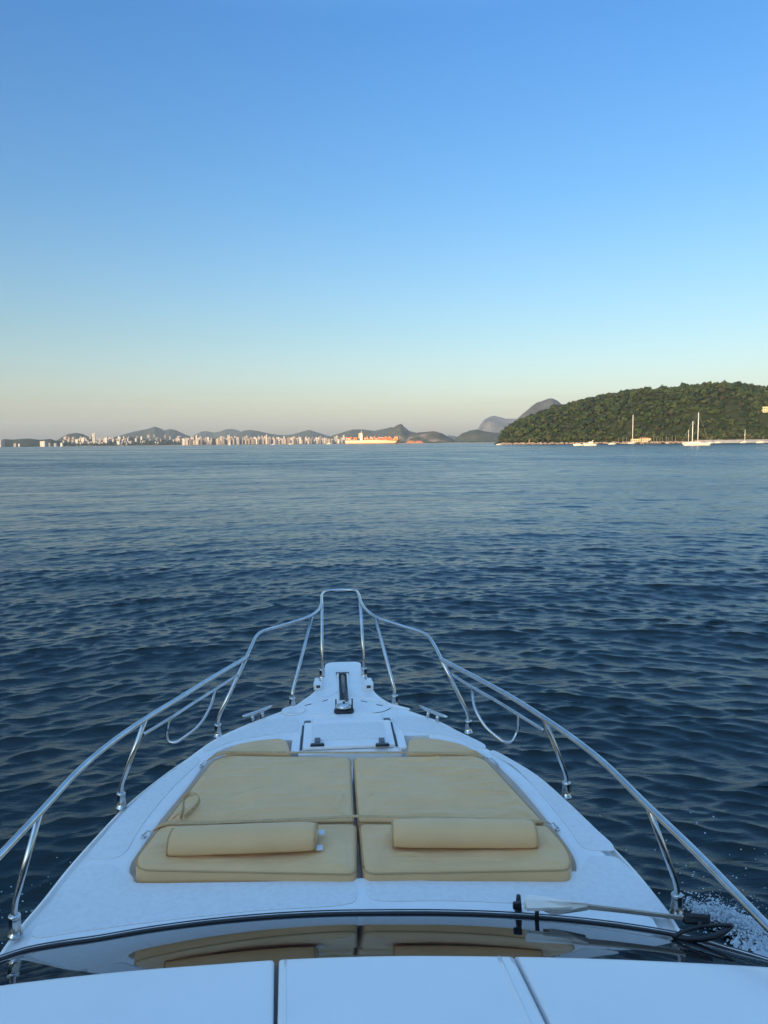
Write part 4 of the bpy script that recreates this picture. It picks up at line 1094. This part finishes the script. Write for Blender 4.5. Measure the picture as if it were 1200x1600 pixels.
MB().tube(catmull(PW([(1052,1464),(1064,1457),(1084,1450),(1100,1447),(1125,1445.5),(1142,1446)], wz-.03), 6), .0085, 8).build('blade_frame', blackp, wp)
MB().tube(catmull(PW([(1052,1464),(1070,1467),(1090,1467.5),(1112,1464),(1130,1456),(1142,1446)], wz-.045), 6), .013, 8).build('wiper_blade', black, wp)
a_ = P(1093, 1440, wz-.02); MB().tube([a_, P(1093, 1450, wz-.035)], .012, 8).build('blade_pivot', blackp, wp)

# ------------------------------------------------------------------ SUN PAD
def inset_ring(pts, d):
    n = len(pts); out = []
    for i in range(n):
        t = (pts[(i+1) % n]-pts[i-1]); t.z = 0
        if t.length < 1e-9: out.append(pts[i].copy()); continue
        t.normalize(); out.append(pts[i]+Vector((-t.y, t.x, 0))*d)
    return out
def round_poly(c, r, k=7):
    n = len(c); out = []
    for i in range(n):
        a, b, d = c[i-1], c[i], c[(i+1) % n]; u = (a-b).normalized(); v = (d-b).normalized(); rr = r[i] if isinstance(r, (list, tuple)) else r
        rr = min(rr, (a-b).length*.48, (d-b).length*.48); p, q = b+u*rr, b+v*rr
        for j in range(k+1):
            t = j/k; out.append(p*(1-t)**2+b*2*t*(1-t)+q*t*t)
    return out
def resample_closed(c, step=.03):
    out = []
    n = len(c)
    for i in range(n):
        a, b = c[i], c[(i+1) % n]; m_ = max(1, int((b-a).length/step))
        for j in range(m_): out.append(a.lerp(b, j/m_))
    return out
def cushion(name, corners, z0, z1, parent=None, r=.035, cr=.05, puff=.012, wr=.004, seed=0, pipe=True, loc=None):
    c = [Vector((p.x, p.y, 0)) for p in corners]
    area = sum(c[i-1].x*c[i].y-c[i].x*c[i-1].y for i in range(len(c)))
    if area < 0: c = c[::-1]; cr = cr[::-1] if isinstance(cr, list) else cr
    ring = resample_closed(round_poly(c, cr), .016); n = len(ring)
    V = []; F = []; rows = []
    for d, z in [(.02, z0), (.004, z0+.006), (0, z0+.02), (-.003, (z0+z1)/2), (0, z1-r)]+[(r*(1-math.cos(a)), z1-r+r*math.sin(a)) for a in np.linspace(.25, math.pi/2, 6)]:
        rows.append([(p.x, p.y, z) for p in inset_ring(ring, d)])
    inner = inset_ring(ring, r)
    cen = sum(inner, Vector((0, 0, 0)))/n
    xs_ = [p.x for p in inner]; hx = (max(xs_)-min(xs_))/2*.45
    ysx = [p.y for p in inner]; hy = (max(ysx)-min(ysx))/2*.25
    for t in list(np.linspace(.02, 1, 44)):
        row = []
        for p in inner:
            tg = Vector((cen.x+max(-hx, min(hx, (p.x-cen.x)*.7)), cen.y+max(-hy, min(hy, (p.y-cen.y)*.3)), 0)); q = p.lerp(tg, t)
            dd = (q-p).length
            fold = noise.fractal(Vector((q.x*2.3+seed, q.y*9+seed, seed)), 1, 2, 4)*math.exp(-dd/.35)+.35*noise.fractal(Vector((q.x*3+seed, q.y*3, seed)), 1, 2, 4)
            cr1 = max(0, 1-abs(noise.noise(Vector((q.x*1.1+q.y*.5+seed*3, q.y*5.5-q.x*.9, seed))))*7)**2*max(0, noise.noise(Vector((q.x*2.2, q.y*2.2, seed+5)))+.15)
            cr2 = max(0, 1-abs(noise.noise(Vector((q.x*6+seed, q.y*1.5, seed+9))))*6)**2*math.exp(-dd/.09)
            row.append((q.x, q.y, z1+puff*(1-math.exp(-dd/.10))+wr*(fold*.8+cr1*.9+cr2*.35)*min(1, dd/.03)))
        rows.append(row)
    for row in rows: V += row
    M = len(rows)
    for i in range(M-1):
        for k in range(n): a, b = i*n+k, i*n+(k+1) % n; F.append((a, b, b+n, a+n))
    # close the centre with a strip between mirrored points via fan
    V.append((cen.x, cen.y, z1+puff)); F += [((M-1)*n+k, (M-1)*n+(k+1) % n, len(V)-1) for k in range(n)]; F.append(tuple(range(n))[::-1])
    o = meshobj(name, V, F, vinyl, parent)
    if pipe:
        pr = [Vector((p.x, p.y, z1-r*.42)) for p in inset_ring(ring, r*.10)]
        pp = MB().tube(pr+[pr[0], pr[1]], .0045, 6, False).build('piping', piping_m, parent or o)
    return o
CT = .075      # cushion top above the deck
def C(px, py): return PD(px, py, CT)
zb = ZD+WF+.004-.03; zt = ZD+CT-.02
for side, lb in ((0, 'left'), (1, 'right')):
    e = empty('sun_pad', PD(390 if side == 0 else 720, 1280, 0))
    tag(e, 'left beige sun pad on the foredeck, with a strap loop lying on it' if side == 0 else 'right beige sun pad on the foredeck, with no strap loop on it', 'cushion', 'sun pads on the foredeck')
    if side == 0:
        f_ = [C(331,1186), C(352,1177), C(548,1177), C(553,1276), C(256,1284)]
        r_ = [C(252,1287), C(557,1279), C(557,1357), C(226,1357), C(212,1352), C(212,1338)]
        f_cr = [.05, .04, .05, .03, .03]; r_cr = [.04, .05, .06, .05, .05, .05]
    else:
        f_ = [C(551.5,1177), C(742,1177), C(762,1186), C(852,1284), C(559,1276)]
        r_ = [C(560.5,1279), C(856,1287), C(886,1322), C(894,1342), C(890,1356), C(568,1356)]
        f_cr = [.05, .04, .05, .03, .03]; r_cr = [.05, .04, .08, .06, .05, .07]
    cushion('front_section', f_, zb, zt, e, cr=f_cr, seed=side*5+1, wr=.022)
    cushion('rear_section', r_, zb, zt, e, cr=r_cr, seed=side*5+3, wr=.014)
# low wedge cushions forward
wz_ = .02
for pts, lb, sd in (([(350,1180),(368,1168),(398,1160),(438,1155),(449,1160),(455,1180)], 'small low beige cushion tucked ahead of the left sun pad', 1), ([(637,1180),(638,1158),(650,1155),(690,1158),(722,1166),(752,1181)], 'small low beige cushion tucked ahead of the right sun pad', 2)):
    w = [PD(p[0], p[1], wz_) for p in pts]
    o = cushion('corner_cushion', w, ZD+WF-.03, ZD+wz_+.01, None, r=.02, cr=.035, puff=.006, wr=.004, seed=sd*3, pipe=False)
    tag(o, lb, 'cushion', 'corner cushions ahead of the sun pads')

def bolster(a, b, w, h, label, seed, tags=False):
    """D-section roll lying from a to b on the pad"""
    a = Vector(a); b = Vector(b); ax = (b-a).normalized(); Lg = (b-a).length; sd = Vector((-ax.y, ax.x, 0))
    e = empty('bolster_pillow', (a+b)/2); tag(e, label, 'pillow', 'bolster pillows on the sun pads')
    V = []; F = []; n = 36; M = 46; prof = []
    for k in range(n):
        t = 2*math.pi*k/n; x = math.cos(t); y = math.sin(t)
        yy = y if y > 0 else y*.28
        sx = math.copysign(abs(x)**.80, x); prof.append((sx*w/2, max(-.12, yy)*h if y > 0 else yy*h*.5))
    for i in range(M):
        s = i/(M-1); q = min(s, 1-s)*Lg; en = 1-.10*math.exp(-q/.02); pu = 1+.035*math.sin(s*math.pi)
        for x, z in prof:
            wv = 1+.02*noise.noise(Vector((s*9+seed, x*12, z*12)))+ .03*noise.noise(Vector((s*30+seed, x*8, 3)))*math.exp(-q/.08)
            p = a+ax*(s*Lg)+sd*(x*en*pu*wv)+Vector((0, 0, .03+z*en*pu*wv)); V.append(p)
    for i in range(M-1):
        for k in range(n): A, B = i*n+k, i*n+(k+1) % n; F.append((A, B, B+n, A+n))
    for end, c0 in ((0, a-ax*.012), (M-1, b+ax*.012)):
        k0 = len(V); V.append(c0+Vector((0, 0, .03+h*.4)))
        F += [(k0, end*n+(k+1) % n, end*n+k) if end == 0 else (k0, end*n+k, end*n+(k+1) % n) for k in range(n)]
    o = meshobj('cover', V, F, vinyl, e)
    for end in (0, M-1):
        pr = [Vector(V[end*n+k]) for k in range(n)]; MB().tube(pr+pr[:2], .0045, 6, False).build('piping', piping_m, e)
    if tags:
        for dy, dz in ((.06, .05), (-.055, .03)):
            c = b+ax*.022+sd*dy; bevel_box('care_tag', (c.x, c.y, c.z+dz-.01), (.035, .05, .004), whitetag, e, .0012)
pz = ZD+CT-.012
bolster(PD(268,1326,CT)+Vector((0, 0, -.012)), PD(494,1318,CT)+Vector((0, 0, -.012)), .20, .085, 'rolled beige bolster with white tags lying on the left sun pad', 1, True)
bolster(PD(613,1313,CT)+Vector((0, 0, -.012)), PD(835,1314,CT)+Vector((0, 0, -.012)), .20, .085, 'rolled beige bolster without tags lying on the right sun pad', 4)

# straps
def ribbon(pts, w, th, name, parent, material=strap_m, per=8, nrm=None):
    c = catmull(pts, per); V = []; F = []
    for i, p in enumerate(c):
        t = (c[min(i+1, len(c)-1)]-c[max(i-1, 0)]).normalized(); up = nrm or Vector((0, 0, 1)); s = t.cross(up)
        if s.length < .05: s = Vector((0, 1, 0))
        s.normalize(); u = s.cross(t).normalized()
        V += [p-s*w/2, p+s*w/2, p+s*w/2+u*th, p-s*w/2+u*th]
    for i in range(len(c)-1):
        for k in range(4): F.append((i*4+k, i*4+(k+1) % 4, i*4+4+(k+1) % 4, i*4+4+k))
    F += [(3, 2, 1, 0), tuple(range(len(c)*4-4, len(c)*4))]
    o = meshobj(name, V, F, material, parent); sharpen(o, 50); fixnormals(o); return o
def hook(pa, pb, parent):
    d = (pb-pa); t = d.normalized(); s = Vector((-t.y, t.x, 0))
    MB().tube([pa+s*.012*math.cos(a)+t*.012*math.sin(a) for a in np.linspace(0, 2*math.pi, 14)], .0032, 6, False).build('ring', steel, parent)
    MB().tube(catmull([pa+t*.012, pa.lerp(pb, .5)+Vector((0, 0, .012)), pb-t*.01+s*.012, pb+t*.008, pb-t*.012-s*.012], 5), .0038, 8).build('snap_hook', steel, parent)
    MB().lathe(tuple(pb+Vector((0, 0, -.016))), [(.016, 0), (.014, .006), (.006, .009)], 12).build('deck_eye', steel, parent)
e = empty('hold_down_strap', PD(560, 1277, CT)); tag(e, 'long beige strap across the middle of both sun pads, loosely looped at left', 'strap', 'straps over the sun pads')
Z1 = CT+.010
ribbon([PD(242,1297,.045), PD(253,1290,CT-.01), PD(262,1287.5,Z1), PD(330,1286,Z1), PD(400,1283,Z1), PD(480,1279.5,Z1), PD(548,1276,Z1), PD(557,1275.5,Z1), PD(620,1277,Z1), PD(700,1278.5,Z1), PD(780,1281,Z1), PD(845,1283.5,Z1), PD(856,1285.5,CT-.02)], .024, .003, 'webbing', e)
ribbon([PD(240,1298,.045), PD(252,1290,CT+.004), PD(266,1286.5,CT+.014), PD(279,1285,CT+.013)], .034, .006, 'buckle_sleeve', e)
lp = [(282,1280,CT+.02),(286,1262,CT+.05),(287,1248,CT+.07),(296,1241,CT+.075),(307,1242,CT+.07),(311,1250,CT+.055),(304,1262,CT+.035),(288,1277,CT+.022)]
ribbon([PD(*q) for q in lp], .026, .003, 'loose_loop', e, nrm=Vector((.9, -.3, .25)))
hook(PD(238,1299,.05), PD(224,1304,.018), e); hook(PD(859,1286,.05), PD(871,1292,.018), e)
e = empty('hold_down_strap', PD(560, 1177, CT)); tag(e, 'beige strap along the front edge of the sun pads by the locker lid', 'strap', 'straps over the sun pads')
ribbon([PD(326,1187,.05), PD(338,1180,CT), PD(352,1176,CT), PD(400,1175.5,CT-.005), PD(460,1176,CT-.012), PD(548,1176,CT-.012), PD(640,1176,CT-.012), PD(700,1177,CT-.01), PD(745,1181,CT-.015), PD(757,1184,.045)], .026, .003, 'webbing', e)
ribbon([PD(327,1187,.052), PD(338,1180,CT+.012), PD(350,1177,CT+.014), PD(363,1175.5,CT+.006)], .04, .007, 'buckle_sleeve', e)
hook(PD(325,1188,.05), PD(315,1194,.018), e); hook(PD(760,1184,.05), PD(776,1192,.018), e)

# ------------------------------------------------------------------ FOAM AND SPRAY
foam_m = mat('foam', (.62, .68, .72), .6, **{'Subsurface Weight': .0})
mb = MB(); q = random.Random(9)
def drop(c, s):
    a = q.uniform(0, 6); V = [(c[0]+s*math.cos(a+k*1.57)*(1 if k % 2 else .7), c[1]+s*math.sin(a+k*1.57), c[2]) for k in range(4)]+[(c[0], c[1], c[2]+s*.8), (c[0], c[1], c[2]-s*.6)]
    mb.add(V, [(0, 1, 4), (1, 2, 4), (2, 3, 4), (3, 0, 4), (1, 0, 5), (2, 1, 5), (3, 2, 5), (0, 3, 5)])
fw = [P(1085, 1428, 0), P(1115, 1440, 0), P(1145, 1456, 0), P(1180, 1478, 0), P(1240, 1515, 0), P(1330, 1570, 0)]
fwc = catmull(fw, 10)
for k in range(8000):     # right bow wave, peeling off the hull
    t = q.random()**.75; c = fwc[int(t*(len(fwc)-1))]; wd = .03+.20*t
    lat = q.gauss(0, 1); cl = noise.noise(Vector((c.x*5+lat*.6, c.y*5, 2)))
    if cl < .02 and q.random() < .85: continue
    x = c.x-abs(lat)*wd*.9+.25*wd+q.gauss(0, .03); y = c.y-lat*wd*.35+q.gauss(0, .05)
    z = .03+abs(q.gauss(0, .05+.11*t)); s = q.choice([.004, .006, .008, .012])*(1 if z < .18 else .45)
    drop((x, y, z), s)
for k in range(130):
    t = q.random(); c = fwc[int(t*(len(fwc)-1))]; drop((c.x+q.gauss(-.05, .35), c.y+q.gauss(.1, .4), abs(q.gauss(0, .3))), q.uniform(.003, .010))
fl_ = P(2, 1475, 0); f2_ = P(110, 1380, 0)
for k in range(40):
    c = fl_.lerp(f2_, q.random()); drop((c.x+q.gauss(0, .25), c.y+q.gauss(0, .3), abs(q.gauss(0, .12))), q.uniform(.003, .009))
for k in range(60):
    drop((fl_.x-.05+q.gauss(0, .14), fl_.y-.1+q.gauss(0, .22), abs(q.gauss(0, .07))), q.choice([.005, .009, .013]))
# connected sheet of churned foam under the spray, torn into holes
def nz(x, y, z, o_=4): return noise.fractal(Vector((x, y, z)), .8, 2.1, o_)
nA, nB = 220, 60; V = []; F = []
for i in range(nA):
    t = i/(nA-1); c = fwc[min(len(fwc)-1, int(t*(len(fwc)-1)))]; f_ = t*(len(fwc)-1)-int(t*(len(fwc)-1)); c2 = fwc[min(len(fwc)-1, int(t*(len(fwc)-1))+1)]; c = c.lerp(c2, f_)
    for j in range(nB):
        v = -1+2*j/(nB-1); wd = .10+.45*t
        x = c.x-v*wd+.15*wd; y = c.y-abs(v)*wd*.3-v*wd*.2
        V.append((x, y, .035+.10*(1-v*v)*(.3+t)+.07*nz(x*6, y*6, 1)+.03*nz(x*22, y*22, 4)))
for i in range(nA-1):
    for j in range(nB-1):
        a = i*nB+j; x, y, z = V[a]; v = -1+2*j/(nB-1)
        if nz(x*7, y*7, 8)*.9+nz(x*25, y*25, 3)*.5 < -.38+1.0*v*v+.10: continue
        F.append((a, a+nB, a+nB+1, a+1))
mb.add(V, F)
o = mb.build('bow_wave_foam', foam_m, smooth=False); tag(o, 'white bow-wave foam and spray beside the hull', 'foam', kind='stuff')
